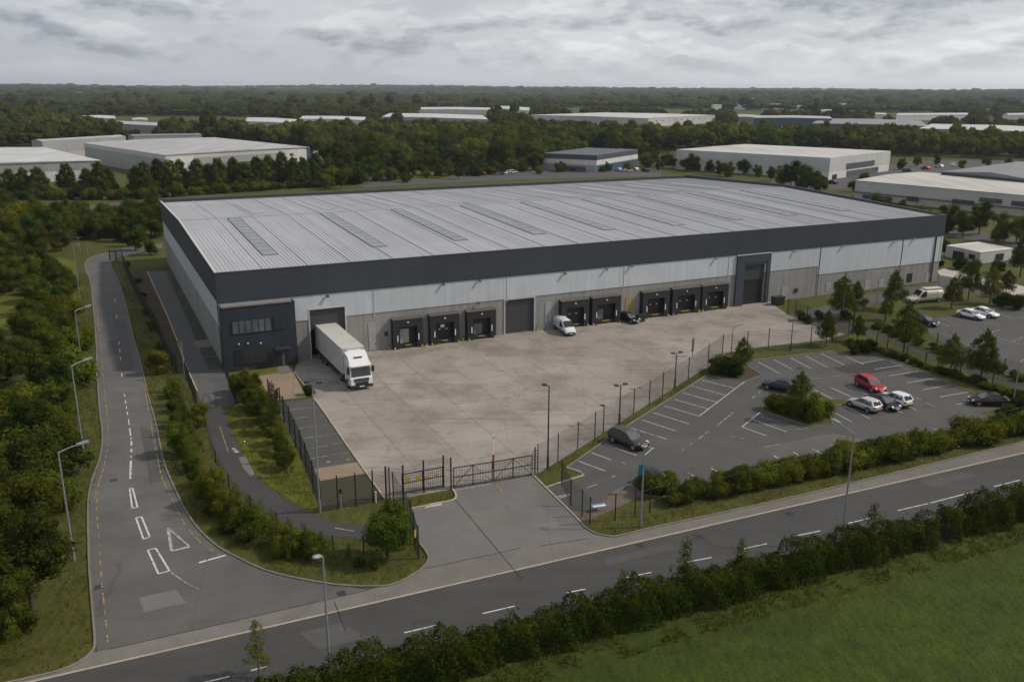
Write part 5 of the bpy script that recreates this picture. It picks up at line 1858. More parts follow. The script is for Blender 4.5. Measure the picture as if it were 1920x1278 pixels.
pole_sign('flag_banner', 'small green banner standing by the yard fence', 'banner', (1298, 668), 2.6, [('banner', (-.3, .3, -.03, .03, .7, 2.6), 'sign_green', .9)], .04)
pole_sign('post_sign', 'small yellow warning plate on the fence by the round tree', 'sign', (779, 1030), 1.9, [('plate', (-.25, .25, -.08, -.055, 1.2, 1.85), 'yellow', 1.2)], .04)
pole_sign('marker_post', 'short white marker post by the fence left of the double gate', 'post', (705, 942), 1.0, [('cap', (-.07, .07, -.07, .07, 1.0, 1.08), 'white_plastic', 0)], .05, 'white_plastic')
pole_sign('marker_post', 'grey marker post with small box on the worn ground beside the tall mast', 'post', (640, 955), 2.0, [('box', (-.12, .12, -.1, .1, 1.6, 2.0), 'dark_metal', 0)], .05, 'galv')
for i, (x, y) in enumerate(((516, 749), (521, 742))):
    pole_sign('bollard', 'dark bollard standing on the sandy plot below the office', 'bollard', (x, y + 3), 1.1, [('cap', (-.09, .09, -.09, .09, 1.1, 1.2), 'dark_metal', 0)], .07)['group'] = 'bollards on the sandy plot'
pole_sign('bollard', 'taller dark bollard at the lower edge of the sandy plot', 'bollard', (525, 752), 1.6, [('cap', (-.09, .09, -.09, .09, 1.6, 1.7), 'dark_metal', 0)], .07)
for i, (x, y) in enumerate(((801, 648), (868, 637), (799, 651), (1007, 618), (1109, 607), (1199, 596), (1312, 584), (1366, 573), (690, 655), (730, 652))):
    o_ = pole_sign('bollard', 'short yellow bollard at the foot of the dock wall', 'bollard', (x, y + 2), .55, [('cap', (-.1, .1, -.1, .1, .55, .62), 'black_trim', 0)], .09, 'yellow')
    o_['group'] = 'yellow bollards along the dock wall'


def skip_bin(label, px, sx, sy, sz, mat, name='waste_bin', rz=TH):
    g = G(*px)
    root = thing(name, label, 'bin', (g[0], g[1], 0.02), rz)
    mb = MB()
    mb.add([(-sx / 2 + .1, -sy / 2 + .08, .12), (sx / 2 - .1, -sy / 2 + .08, .12), (sx / 2 - .1, sy / 2 - .08, .12), (-sx / 2 + .1, sy / 2 - .08, .12), (-sx / 2, -sy / 2, sz), (sx / 2, -sy / 2, sz), (sx / 2, sy / 2, sz), (-sx / 2, sy / 2, sz)],
           [(3, 2, 1, 0), (4, 5, 6, 7), (0, 1, 5, 4), (1, 2, 6, 5), (2, 3, 7, 6), (3, 0, 4, 7)])
    mb.build('bin_body', mat, root, bevel=.03)
    mb = MB()
    mb.box(-sx / 2 - .03, sx / 2 + .03, -sy / 2 - .03, sy / 2 + .03, sz + .003, sz + .10)
    mb.build('lid', M['black_trim'], root, bevel=.03)
    for x in (-sx / 2 + .2, sx / 2 - .2):
        mb = MB()
        mb.tube((x, -sy / 2 + .12, .08), (x, -sy / 2 + .2, .08), .08, .08, 10)
        mb.tube((x, sy / 2 - .2, .08), (x, sy / 2 - .12, .08), .08, .08, 10)
        mb.build('wheel', M['tyre'], root)
    return root


skip_bin('dark wheeled bin beside the tall portal at the right end of the dock wall', (1458, 571), 2.2, 1.2, 1.35, M['dark_metal'])
skip_bin('small dark green bin right of the little black car at the docks', (1201, 603), 1.4, .9, 1.1, plain('dark_green_bin', (.02, .03, .02), .6))
# ------------------------------------------------------------------ vegetation


def rdirs(n, rng):
    d = rng.normal(size=(n, 3))
    return d / np.linalg.norm(d, axis=1)[:, None]


def leaf_quads(P, Nn, size, rng, asp=.55):
    n = len(P)
    t = np.cross(Nn, rdirs(n, rng))
    t /= np.linalg.norm(t, axis=1)[:, None] + 1e-9
    b = np.cross(Nn, t)
    s = (size * rng.uniform(.65, 1.3, n))[:, None] * .5
    V = np.stack([P - t * s, P + b * s * asp + Nn * s * .15, P + t * s, P - b * s * asp + Nn * s * .15], 1).reshape(-1, 3)
    return V, np.arange(4 * n).reshape(-1, 4)


def blob(c, r, rng, nu=9, nv=6, amp=.18):
    th = np.linspace(0, pi, nv + 1)
    ph = np.linspace(0, 2 * pi, nu, endpoint=False)
    T_, P_ = np.meshgrid(th, ph, indexing='ij')
    k = 1 + amp * rng.uniform(-1, 1, T_.shape)
    k[0] = k[0, 0]
    k[-1] = k[-1, 0]
    V = np.stack([np.sin(T_) * np.cos(P_) * k * r[0] + c[0], np.sin(T_) * np.sin(P_) * k * r[1] + c[1], np.cos(T_) * k * r[2] + c[2]], -1).reshape(-1, 3)
    i, j = np.meshgrid(np.arange(nv), np.arange(nu), indexing='ij')
    j2 = (j + 1) % nu
    Fq = np.stack([i * nu + j, (i + 1) * nu + j, (i + 1) * nu + j2, i * nu + j2], -1).reshape(-1, 4)
    return V, Fq


def cat_mesh(parts):
    V, Fq, o = [], [], 0
    for v, f in parts:
        V.append(v)
        Fq.append(f + o)
        o += len(v)
    return np.concatenate(V), np.concatenate(Fq)


def crown(lobes, n, size, rng, inner=.66, shell=.35, up=.25):
    L = np.array(lobes, float)
    a = (L[:, 3] * L[:, 4] * L[:, 5]) ** (2 / 3)
    idx = rng.choice(len(L), int(n * 1.7), p=a / a.sum())
    d = rdirs(len(idx), rng)
    lump = 1 + .12 * np.sin(5 * d[:, 0] + idx) * np.cos(4 * d[:, 1] - idx * 2.1) + .08 * np.sin(9 * d[:, 2] + idx * 1.3)
    k = (1 - shell * rng.random(len(idx)) ** 1.6) * lump
    k *= np.where(rng.random(len(idx)) < .06, 1.18, 1)
    P = L[idx, :3] + d * L[idx, 3:] * k[:, None]
    # drop what lies deep inside another lobe
    keep = np.ones(len(P), bool)
    for q in L:
        e = (P - q[:3]) / q[3:]
        keep &= ~((e ** 2).sum(1) < .55 ** 2)
    P, d = P[keep][:n], d[keep][:n]
    Nn = d + .75 * rdirs(len(P), rng)
    Nn[:, 2] += up
    Nn /= np.linalg.norm(Nn, axis=1)[:, None]
    parts = [leaf_quads(P, Nn, size, rng)]
    if inner:
        for q in L:
            parts.append(blob(q[:3], q[3:] * inner, rng, 8, 5))
    return cat_mesh(parts)


def trunk_mb(h, r, rng, limbs=5, spread=1.2, z0=.35, lean=.1, top=None):
    mb = MB()
    p = np.array([0, 0, -.15])
    pts = [p]
    for k in range(1, 5):
        pts.append(np.array([rng.normal() * lean * k / 4, rng.normal() * lean * k / 4, h * k / 4]))
    for k in range(4):
        mb.tube(pts[k], pts[k + 1], r * (1 - .2 * k), r * (1 - .2 * (k + 1)), 7, caps=False)
    for k in range(limbs):
        z = h * (z0 + (1 - z0) * rng.random())
        a = rng.uniform(0, 2 * pi)
        q = np.array([0, 0, z])
        e = q + np.array([cos(a) * spread, sin(a) * spread, spread * .8])
        mb.tube(q, e, r * .38, r * .12, 5, caps=False)
    return mb


PROTO = {}


def add_proto(kind, crown_vf, trunk, leafmat):
    V, Fq = crown_vf
    cm = np_mesh('crown', V, Fq, [M[leafmat]])
    tm = None
    if trunk:
        o = trunk.build('trunk', M['bark'], smooth=True)
        tm = o.data
        bpy.data.objects.remove(o)
    PROTO.setdefault(kind, []).append((cm, tm))


def r_lobes(n, c, ext, r0, r1, rng, squash=.85):
    out = []
    for k in range(n):
        d = rdirs(1, rng)[0] * rng.random() ** .4
        r = rng.uniform(r0, r1)
        out.append((c[0] + d[0] * ext[0], c[1] + d[1] * ext[1], c[2] + d[2] * ext[2], r, r, r * squash))
    return out


for s in range(5):
    rng = np.random.default_rng(100 + s)
    add_proto('broadleaf', crown(r_lobes(17, (0, 0, 3.5), (2.2, 2.2, 2.7), .80, 1.4, rng), 5200, .26, rng, .62, .45), trunk_mb(4.2, .16, rng, 6, 1.6), ('leaf', 'leaf_dark', 'leaf', 'leaf_light', 'leaf')[s])
for s in range(4):
    rng = np.random.default_rng(200 + s)
    lob = []
    for k in range(46):
        t = (k + rng.random()) / 46
        z = 1.9 + 4.4 * t
        R_ = 2.5 * min(1, .6 + 2.2 * t) * (1 - t) ** .6 * rng.uniform(.4, 1.1)
        a = k * 2.4 + rng.uniform(-.5, .5)
        r = .34 + .50 * (1 - t) * rng.uniform(.6, 1.1)
        lob.append((cos(a) * R_ * .85, sin(a) * R_ * .85, z, r, r, r * .75))
    lob.append((0, 0, 6.5, .2, .2, .6))
    add_proto('conical', crown(lob, 5200, .20, rng, .3, .85), trunk_mb(6.2, .11, rng, 14, 1.1, .3), ('leaf', 'leaf', 'leaf_light', 'leaf')[s])
for s in range(3):
    rng = np.random.default_rng(300 + s)
    lob = []
    for k in range(34):
        t = (k + rng.random()) / 34
        R_ = 1.2 * (1 - t * .8) * rng.uniform(.3, 1.0)
        a = k * 2.4 + rng.uniform(-.6, .6)
        r = rng.uniform(.26, .46) * (1.2 - .7 * t)
        lob.append((cos(a) * R_, sin(a) * R_, 1.2 + 3.6 * t, r, r, r * .9))
    add_proto('sapling', crown(lob, 1100, .17, rng, 0, .95), trunk_mb(4.7, .05, rng, 9, .7, .25, .12), ('leaf', 'leaf_light', 'leaf')[s])
for s in range(5):
    rng = np.random.default_rng(400 + s)
    lob = [(q[0], q[1], max(q[2], .35), q[3], q[4], q[5]) for q in r_lobes(11, (0, 0, .95), (1.0, 1.0, .75), .45, .85, rng)]
    add_proto('shrub', crown(lob, 2500, .19, rng, .66, .4), trunk_mb(.9, .05, rng, 5, .5), ('leaf', 'leaf_dark', 'leaf_light', 'leaf', 'leaf_light')[s])


PREF = np.random.default_rng(55)


def plant(kind, loc, s, label, group=None, cat='tree', name=None, sz=None, var=None):
    pr = PROTO[kind]
    cm, tm = pr[(int(PREF.integers(len(pr))) if var is None else var) % len(pr)]
    nm = name or {'broadleaf': 'broadleaf_tree', 'conical': 'young_tree', 'sapling': 'sapling', 'shrub': 'shrub'}[kind]
    root = thing(nm, label, cat, (loc[0], loc[1], 0), float(PREF.uniform(0, 6.28)), group)
    root.scale = (s * float(PREF.uniform(.9, 1.1)), s * float(PREF.uniform(.9, 1.1)), sz or s)
    link('crown', cm, root)
    if tm and kind != 'shrub': link('trunk', tm, root)
    return root


def inside(poly, P):
    x, y = P[:, 0], P[:, 1]
    c = np.zeros(len(P), bool)
    n = len(poly)
    for i in range(n):
        x0, y0 = poly[i][:2]
        x1, y1 = poly[(i + 1) % n][:2]
        k = ((y0 > y) != (y1 > y)) & (x < (x1 - x0) * (y - y0) / ((y1 - y0) + 1e-12) + x0)
        c ^= k
    return c


def darts(poly_px, gap, rng, tries=6000):
    poly = [G(*p) for p in poly_px]
    A_ = np.array(poly)
    lo, hi = A_.min(0), A_.max(0)
    C_ = rng.uniform(lo[:2], hi[:2], (tries, 2))
    C_ = C_[inside(poly, C_)]
    out = np.zeros((0, 2))
    for c in C_:
        if len(out) == 0 or ((out - c) ** 2).sum(1).min() > gap * gap: out = np.vstack([out, c])
    return out


vr = np.random.default_rng(11)
# belt on the left of the side road
BELT = [(118, 500), (128, 560), (138, 640), (140, 740), (128, 830), (112, 930), (98, 1030), (88, 1130), (62, 1205), (-60, 1240), (-330, 1000), (-230, 760), (-150, 600), (-60, 490)]
GL = [[G(*p) for p in q] for q in ([(-60, 640), (-40, 540), (50, 565), (62, 590), (40, 640), (0, 655)], [(-40, 790), (-30, 725), (45, 722), (60, 745), (25, 790)], [(88, 505), (105, 490), (130, 500), (132, 545), (115, 545)])]
for c in darts(BELT, 3.5, vr):
    if any(inside(q, np.array([c]))[0] for q in GL): continue
    if vr.random() < .55:
        plant('broadleaf', c, vr.uniform(.72, 1.1), 'bushy green tree in the dense belt left of the side road', 'trees in the belt left of the side road')
    else:
        plant('shrub', c, vr.uniform(1.6, 2.6), 'big rounded bush in the dense belt left of the side road', 'bushes in the belt left of the side road', 'shrub')
for x, y, s in ((33, 1240, .7), (20, 1180, .6)):
    plant('sapling', G(x, y), s, 'young tree on the grass at the lower left corner', 'young trees at the lower left corner')
# bigger trees between the belt and the far road, left
for x, y, s in ((15, 470, 1.5), (62, 452, 1.2), (100, 440, 1.15), (135, 428, 1.05), (168, 434, 1.1), (200, 440, 1.0), (232, 432, 1.05), (262, 452, .9), (284, 446, 1.25), (300, 430, 1.2), (40, 430, 1.0), (-20, 440, 1.3), (75, 480, .9), (250, 425, .8), (115, 470, .8), (0, 505, 1.2), (45, 520, .9), (215, 425, .7), (180, 418, .7), (-50, 500, 1.3), (255, 470, .7), (242, 462, .55), (283, 478, .55), (30, 412, 1.1), (60, 420, 1.2), (90, 418, 1.1), (120, 412, 1.1), (150, 415, 1.1), (185, 426, 1.1), (-30, 415, 1.2), (10, 440, 1.3), (85, 462, 1.2), (50, 485, 1.2), (20, 495, 1.3), (160, 445, 1.0), (135, 452, 1.0), (215, 444, 1.0), (245, 440, 1.1), (275, 432, 1.2), (292, 415, 1.1), (300, 442, 1.1), (-20, 470, 1.3), (110, 435, 1.2), (190, 448, .9), (230, 452, .8), (265, 420, 1.1)):
    plant('broadleaf', G(x, y), s * (1.2 if y > 438 else .85 if x > 60 else 1.0), 'leafy tree between the side road bend and the far road', 'trees between the side road bend and the far road')
for x, y in ((70, 405), (110, 402), (150, 398), (195, 408), (250, 400), (285, 396), (310, 400)):
    plant('shrub', G(x, y), vr.uniform(1.6, 2.4), 'bush along the far road at the left', 'bushes along the far road', 'shrub')
# shrubs between side road and footpath
SH = [(268, 560, 1.1), (276, 590, 1.2), (284, 618, 1.2), (292, 640, 1.0), (300, 655, 1.1), (258, 530, 1.0), (240, 500, .9), (312, 720, 1.1), (322, 745, 1.3), (330, 772, 1.3), (338, 800, 1.4), (345, 830, 1.4), (352, 858, 1.3), (358, 885, 1.2), (330, 735, .9), (352, 800, 1.0), (362, 840, 1.1),
      (372, 910, 1.3), (388, 932, 1.5), (408, 952, 1.5), (428, 968, 1.6), (450, 985, 1.6), (475, 1002, 1.7), (500, 1016, 1.6), (528, 1026, 1.4), (556, 1036, 1.3), (585, 1044, 1.2), (612, 1048, 1.1), (430, 995, 1.1), (462, 1014, 1.1), (395, 965, 1.0), (640, 1054, .8), (520, 1044, .8), (674, 1060, .6), (700, 1066, .6)]
for i_, (x, y, s) in enumerate(SH):
    if i_ % 4 == 3: continue
    plant('shrub', G(x, y), s * (.66 if y > 925 else .55), 'leafy green shrub on the bank between side road and footpath', 'shrubs between side road and footpath', 'shrub', sz=s * vr.uniform(.6, 1.0) * (.9 if y > 925 else .8), var=(4, 2, 3, 0)[int(x) % 4])
for x, y, s in ((322, 735, .6), (330, 760, .7), (342, 790, .7), (350, 818, .8), (360, 850, .8), (366, 875, .7), (384, 920, .7), (402, 944, .75), (424, 962, .7), (446, 978, .75), (470, 994, .7), (494, 1008, .75), (516, 1020, .65), (545, 1030, .6), (575, 1040, .6), (604, 1046, .5), (440, 1000, .5), (486, 1025, .5), (540, 1050, .45), (622, 1056, .45), (655, 1060, .4), (336, 812, .6), (354, 868, .6)):
    plant('sapling', G(x, y), s, 'thin young tree among the shrubs between side road and footpath', 'young trees between side road and footpath')
for x, y, s in ((296, 700, .95), (345, 850, 1.0), (392, 950, .95), (372, 800, .8)):
    plant('broadleaf', G(x, y), s * .62, 'small leafy tree among the shrubs beside the side road', 'small trees beside the side road', var=3)
for x, y, s, kd in ((462, 752, .58, 'broadleaf'), (488, 792, .55, 'broadleaf'), (474, 742, .5, 'broadleaf'), (503, 800, .8, 'sapling'), (514, 815, .9, 'sapling'), (532, 868, .8, 'sapling'), (512, 775, .8, 'sapling'), (540, 895, .6, 'sapling'), (522, 845, .7, 'sapling'), (455, 735, .5, 'broadleaf'), (470, 765, .5, 'broadleaf'), (500, 812, .45, 'broadleaf'), (517, 832, .42, 'broadleaf'), (483, 775, .5, 'broadleaf'), (532, 880, .4, 'broadleaf'), (508, 790, .42, 'broadleaf'), (526, 852, .35, 'broadleaf')):
    plant(kd, G(x, y), s, 'small tree on the lawn along the small car park fence', 'trees along the small car park fence', var=0)
for x, y, s in ((578, 740, .6),): plant('shrub', G(x, y), s, 'small dark bush at the yard corner of the sandy plot', None, 'shrub', var=1)
plant('broadleaf', G(727, 1046), .80, 'round dense dark tree standing alone beside the entrance fence', None, var=0)
# around the car park
for x, y, s in ((600, 352, 1.1), (616, 356, 1.0), (628, 350, 1.3), (640, 354, 1.0), (755, 336, 1.2), (828, 334, 1.0), (888, 330, 1.0), (945, 328, .8), (665, 342, 1.3), (690, 338, 1.5), (712, 334, 1.4), (735, 340, .9), (768, 334, 1.1), (790, 330, 1.5), (815, 328, 1.5), (842, 330, 1.2), (870, 326, 1.1), (905, 327, 1.0), (930, 325, .9), (960, 322, 1.1), (985, 320, 1.0), (1012, 318, 1.3), (650, 346, 1.2), (676, 346, 1.0), (860, 336, .8), (1050, 322, .7), (1140, 322, .7), (1208, 314, 1.2), (1225, 312, 1.3)):
    plant('broadleaf', G(x, y), s, 'leafy tree between the woods and the back of the big warehouse', 'trees behind the back of the big warehouse')
for x, y, s, l in ((1390, 696, .72, 'slim ovate young tree on the soil corner at the top left of the car park'), (1496, 786, .86, 'slim pointed tree rising above the bushes on the planted island'), (1548, 649, .82, 'ovate young tree on the grass between yard end and car park'),
                   (1607, 640, .62, 'small ovate young tree by the yard fence near the footpath end'), (1672, 581, 1.05, 'large ovate young tree standing alone in front of the grey side wall'), (1576, 600, 1.12, 'ovate young tree near the end of the yard beside the portal bins'), (1602, 592, .9, 'smaller ovate young tree right of the yard end'),
                   (1694, 661, 1.12, 'dark ovate young tree beside the right footpath, nearer the warehouse'), (1781, 703, .85, 'middle ovate young tree beside the right footpath'), (1838, 718, 1.08, 'light green ovate tree beside the right footpath, nearest the camera'),
                   (1783, 578, .85, 'dark tree left of the two white cars'), (1815, 562, 1.1, 'tall dark tree behind the two white cars'), (1855, 570, 1.0, 'broad dark tree right behind the two white cars'), (1885, 556, .75, 'dark tree near the pale path at the right edge'), (1912, 520, 1.3, 'large dark tree cut by the right edge beside the gatehouse'), (1660, 600, .6, 'thin young ovate young tree beside the service road')):
    plant('conical', G(x, y), s, l)
for x, y, s in ((1455, 768, 1.05), (1470, 776, .9), (1508, 783, 1.1), (1527, 787, 1.2), (1543, 780, 1.0), (1482, 770, .8)):
    plant('shrub', G(x, y), s, 'rounded green bush on the planted island', 'bushes on the planted island', 'shrub', var=2)
for x, y, s in ((1352, 700, 1.1), (1368, 704, 1.2), (1383, 700, .8), (1340, 694, .8)):
    plant('shrub', G(x, y), s, 'dark bush on the soil corner by the yard fence', 'bushes on the soil corner by the yard fence', 'shrub', var=1)
for x, y, s in ((1208, 916, .8), (1228, 926, 1.0), (1244, 922, .9), (1252, 908, .7)):
    plant('shrub', G(x, y), s, 'green bush round the dark car near the car park entrance', 'bushes near the car park entrance', 'shrub')
# roadside shrubs of the car park
x = 1262
k = 0
while x < 1960:
    y = 948 - (x - 1235) * .2035
    s = vr.uniform(.95, 1.35) * (1.0 if x > 1330 else .75)
    plant('shrub', G(x, y), s, 'bright green rounded shrub between car park and main road', 'shrubs between car park and main road', 'shrub', sz=s * vr.uniform(.85, 1.1), var=(2, 0, 4, 2)[k % 4])
    x += vr.uniform(20, 27) * (1 - (x - 1260) / 2600)
    k += 1
# low planting along the right footpath
for t in np.linspace(0, 1, 22):
    px_, py_ = 1600 + t * 330, 640 + t * 107
    plant('shrub', G(px_ + vr.uniform(-4, 4), py_ + 6), vr.uniform(.5, .8), 'low dark green bush along the right footpath', 'low bushes along the right footpath', 'shrub', sz=vr.uniform(.4, .55))
for t in np.linspace(0, 1, 14):
    plant('shrub', G(1640 + t * 280 + vr.uniform(-4, 4), 616 + t * 98), vr.uniform(.5, .9), 'low bush on the upper side of the right footpath', 'bushes above the right footpath', 'shrub', sz=vr.uniform(.4, .6))
for x, y, s in ((1600, 663, .8), (1615, 661, .9), (1630, 658, .8), (1500, 600, .8), (1514, 606, .7), (1452, 570, .5), (1905, 770, .9), (1888, 785, .8), (1560, 612, .7), (1585, 600, .8), (1535, 598, .7), (1882, 575, 1.2), (1905, 580, 1.3), (1770, 470, 1.3), (1800, 505, 1.2), (1825, 512, 1.3), (1870, 512, 1.2), (1762, 500, .7)):
    plant('shrub', G(x, y), s, 'dark low bush on the grass around the right car parks', 'bushes around the right car parks', 'shrub', var=1)
# far right, behind the warehouse
for x, y, s in ((1482, 352, 1.5), (1500, 358, 1.5), (1520, 362, 1.4), (1535, 366, 1.1), (1468, 350, 1.2), (1300, 322, 1.2), (1395, 328, 1.15), (1215, 316, 1.0), (1235, 320, .9), (1260, 318, 1.0), (1330, 326, .9), (1600, 360, .8), (1420, 332, .8), (1175, 322, .7), (1640, 398, .9), (1665, 404, .8), (1690, 412, .9), (1720, 425, .9), (1745, 430, .8), (1775, 438, 1.2), (1835, 440, 1.3), (1805, 445, 1.0), (1870, 452, 1.1), (1905, 455, 1.2), (1445, 340, .9), (1465, 345, 1.1), (1540, 352, .8), (1620, 345, .8), (1690, 318, .8), (1720, 312, .9), (1755, 308, .8), (1800, 318, .8), (1850, 314, .9), (1890, 312, .8), (1350, 330, 1.1), (1365, 332, 1.0), (1285, 320, 1.0), (1245, 314, 1.1)):
    plant('broadleaf', G(x, y), s, 'dark green tree behind the right end of the big warehouse', 'trees behind the right end of the big warehouse')
# roadside saplings above the foreground hedge
for x, y, s, l in ((1280, 1125, 1.05, 'tall feathery sapling in the foreground hedge, left of the other hedge saplings'), (1385, 1098, .85, 'second small sapling rising out of the foreground hedge'), (1628, 1045, 1.0, 'thin pointed sapling in the foreground hedge near the tall lamp'), (1165, 1150, .75, 'short bushy sapling at the dashed line side of the hedge')):
    plant('sapling', G(x, y), s, l, var=0)
plant('sapling', G(486, 1268), .85, 'lone thin tree in front of the main road at the bottom left', var=1)

# foreground hedge


def hedge(name, label, s0, s1, o0, o1, h, n, size, seed, mat='leaf_hedge'):
    rng = np.random.default_rng(seed)
    a, b = KP(s0, 0), KP(s1, 0)
    root = thing(name, label, 'hedge', tuple(KP(s0, o0)))
    org = KP(s0, o0)
    S_ = rng.uniform(s0, s1, n)
    per = 2 * h + (o1 - o0)
    q = rng.uniform(0, per, n)
    lump = .22 * np.sin(S_ * .9 + 1) + .16 * np.sin(S_ * 2.1 + 2 + q) + .10 * np.sin(S_ * 4.7 + q * 2)
    hh = h + .30 * np.sin(S_ * .35 + 2) + .30 * np.sin(S_ * 1.3) + .20 * np.sin(S_ * 2.7 + 1) + .14 * np.sin(S_ * 6.1)
    front = q < h
    topm = (q >= h) & (q < h + o1 - o0)
    off = np.where(front, o1 + lump, np.where(topm, o0 + (q - h), o0 - lump))
    z = np.where(front, q / h * hh, np.where(topm, hh + lump * .6, (per - q) / h * hh))
    endf = np.minimum(S_ - s0, s1 - S_)
    rnd = np.clip(1 - endf / .8, 0, 1)
    inw = rng.random(n) ** 1.5 * .45
    nn = np.where(front, 1, np.where(topm, 0, -1))
    off = off - nn * inw
    z = z - np.where(topm, inw, 0)
    # rounded shoulders
    e = np.clip((z - (hh - .5)) / .5, 0, 1) ** 2 * .35
    off = off - nn * e
    mid = (o0 + o1) / 2
    off = mid + (off - mid) * (1 - .5 * rnd ** 2)
    tips = (rng.random(n) < .10) & (np.sin(S_ * 5.3) + np.sin(S_ * 8.9 + 1) > 1.1)
    z = z + np.where(tips & topm, rng.uniform(.1, 1.0, n), 0)
    P = KP(0, 0)[None] + KD[None] * S_[:, None] + KN[None] * off[:, None]
    P[:, 2] = np.maximum(z, .05)
    P -= org
    N0 = KN[None] * nn[:, None] + np.array([0, 0, 1])[None] * (topm * 1.0 + .35)[:, None] + .8 * rdirs(n, rng)
    N0 /= np.linalg.norm(N0, axis=1)[:, None]
    parts = [leaf_quads(P, N0, size, rng)]
    # woody dark core so nothing shows through
    cs = np.arange(s0 + .3, s1 - .2, .6)
    for c in cs:
        p = KP(c + .4, mid) - org
        parts.append(blob((p[0], p[1], h * .42), (.75, .62, h * .42), rng, 8, 5, .2))
    V, Fq = cat_mesh(parts)
    link('foliage', np_mesh('foliage', V, Fq, [M[mat]]), root)
    mb = MB()
    for c in np.arange(s0 + .6, s1, 1.4):
        p = KP(c, mid) - org
        mb.tube((p[0], p[1], -.05), (p[0] + rng.normal() * .1, p[1] + rng.normal() * .1, h * .8), .04, .02, 5)
    mb.build('stems', M['bark'], root)
    return root


HO0, HO1 = ROADW + .2, ROADW + 2.4
HGAP = (63.4, 64.6)
hedge('hedge', 'long dark clipped hedge along the near side of the main road', 6, HGAP[0], HO0, HO1, 2.5, 68000, .18, 5)
hedge('hedge', 'shorter stretch of dark hedge beyond the wired gap at the right edge', HGAP[1], 110, HO0, HO1, 2.6, 48000, .19, 6)

# tree row in front of the left warehouses and the woods: each tree one mesh


def far_proto(kind, s):
    rng = np.random.default_rng(700 + s)
    if kind == 'row':
        lob = []
        for k in range(30):
            t = (k + rng.random()) / 30
            R_ = 3.9 * min(1, .7 + 1.5 * t) * (1 - t) ** .5 * rng.uniform(.5, 1.05)
            a = k * 2.4 + rng.uniform(-.5, .5)
            r = 1.1 + 1.3 * (1 - t) * rng.uniform(.6, 1)
            lob.append((cos(a) * R_, sin(a) * R_, 1.6 + 8.6 * t, r, r, r * .85))
        vf = crown(lob, 3000, .50, rng, .62, .5)
        mats = [M['leaf'] if s % 2 else M['leaf_dark'], M['bark']]
        th, tr_ = 4.0, .25
    else:
        lob = r_lobes(17, (0, 0, 6.2), (4.2, 4.2, 3.8), 1.7, 3.2, rng, .8)
        vf = crown(lob, 2200, .70, rng, .74, .4)
        mats = [M[('leaf_wood', 'leaf_wood_light', 'leaf_wood', 'leaf_wood_dark', 'leaf_wood_light', 'leaf_wood')[s % 6]], M['bark']]
        th, tr_ = 5.5, .3
    a = np.linspace(0, 2 * pi, 7)[:6]
    tv = np.concatenate([np.stack([tr_ * np.cos(a), tr_ * np.sin(a), np.full(6, -.5)], 1), np.stack([tr_ * .7 * np.cos(a), tr_ * .7 * np.sin(a), np.full(6, th)], 1)])
    tf = np.array([[k, (k + 1) % 6, 6 + (k + 1) % 6, 6 + k] for k in range(6)])
    V, Fq = cat_mesh([vf, (tv, tf)])
    return np_mesh('tree', V, Fq, mats, np.concatenate([np.zeros(len(vf[1]), int), np.ones(6, int)]))


ROWP = [far_proto('row', s) for s in range(4)]
WOODP = [far_proto('wood', 20 + s) for s in range(6)]


def far_tree(name, mesh, c, s, label, group, sz=None):
    o = link(name, mesh)
    o.location = (c[0], c[1], float(terrain(c[0], c[1])))
    o.rotation_euler = (0, 0, float(PREF.uniform(0, 6.28)))
    o.scale = (s, s, sz or s)
    tag(o, label, 'tree', group)


rx = [-12, 22, 48, 76, 102, 128, 166, 190, 206, 232, 258, 274, 300, 322, 340, 372, 392, 412, 440, 462, 484, 506, 530, 552, 570, 594, 618, 640, 655]
for k, x in enumerate(rx):
    y = 366 - max(0, x - 250) * .06 + vr.uniform(-3, 3)
    if k % 5 == 4 and x < 320: continue
    s = vr.uniform(.85, 1.12)
    far_tree('tree', ROWP[k % 4], G(x, y), s * .95, 'dark lumpy tree in the row before the left warehouses', 'tree row before the left warehouses', s * vr.uniform(.95, 1.1))
for k, x in enumerate(range(0, 690, 17)):
    y = 374 - max(0, x - 250) * .07
    plant('shrub', G(x + vr.uniform(-5, 5), y), vr.uniform(1.2, 2.2), 'bush at the foot of the left tree row', 'bushes at the foot of the left tree row', 'shrub')
for x, y in ((705, 340), (718, 336), (735, 338), (800, 333), (820, 330), (850, 328), (868, 326), (895, 330), (920, 327), (980, 322), (1010, 326), (1050, 322), (1080, 320), (1130, 322), (760, 342), (660, 344), (680, 340)):
    plant('shrub', G(x, y), vr.uniform(1.3, 2.3), 'bush beside the car park behind the big warehouse', 'bushes behind the big warehouse', 'shrub')

SHEDQ = []
for o in list(COL.objects):
    if o.name.startswith('industrial_building') and o.parent is None:
        w_ = [c for c in o.children if c.name.startswith('wall')][0].data
        P = np.array([v.co[:] for v in w_.vertices])[:4] + np.array(o.location)
        SHEDQ.append(P[:, :2])
SHEDQ.append(np.array([(BO + BA * u + BB * v)[:2] for u, v in ((-12, -60), (BW + 25, -60), (BW + 12, BD + 14), (-12, BD + 14))]))


def clear_of_sheds(P, front=.10):
    ok = np.ones(len(P), bool)
    for q in SHEDQ:
        c = q.mean(0)
        D = np.linalg.norm(c)
        big = c + (q - c) * 1.12
        for k in np.linspace(0, min(D * front, 260), 9):
            ok &= ~inside(list(big * (1 - k / D)), P)
    return ok


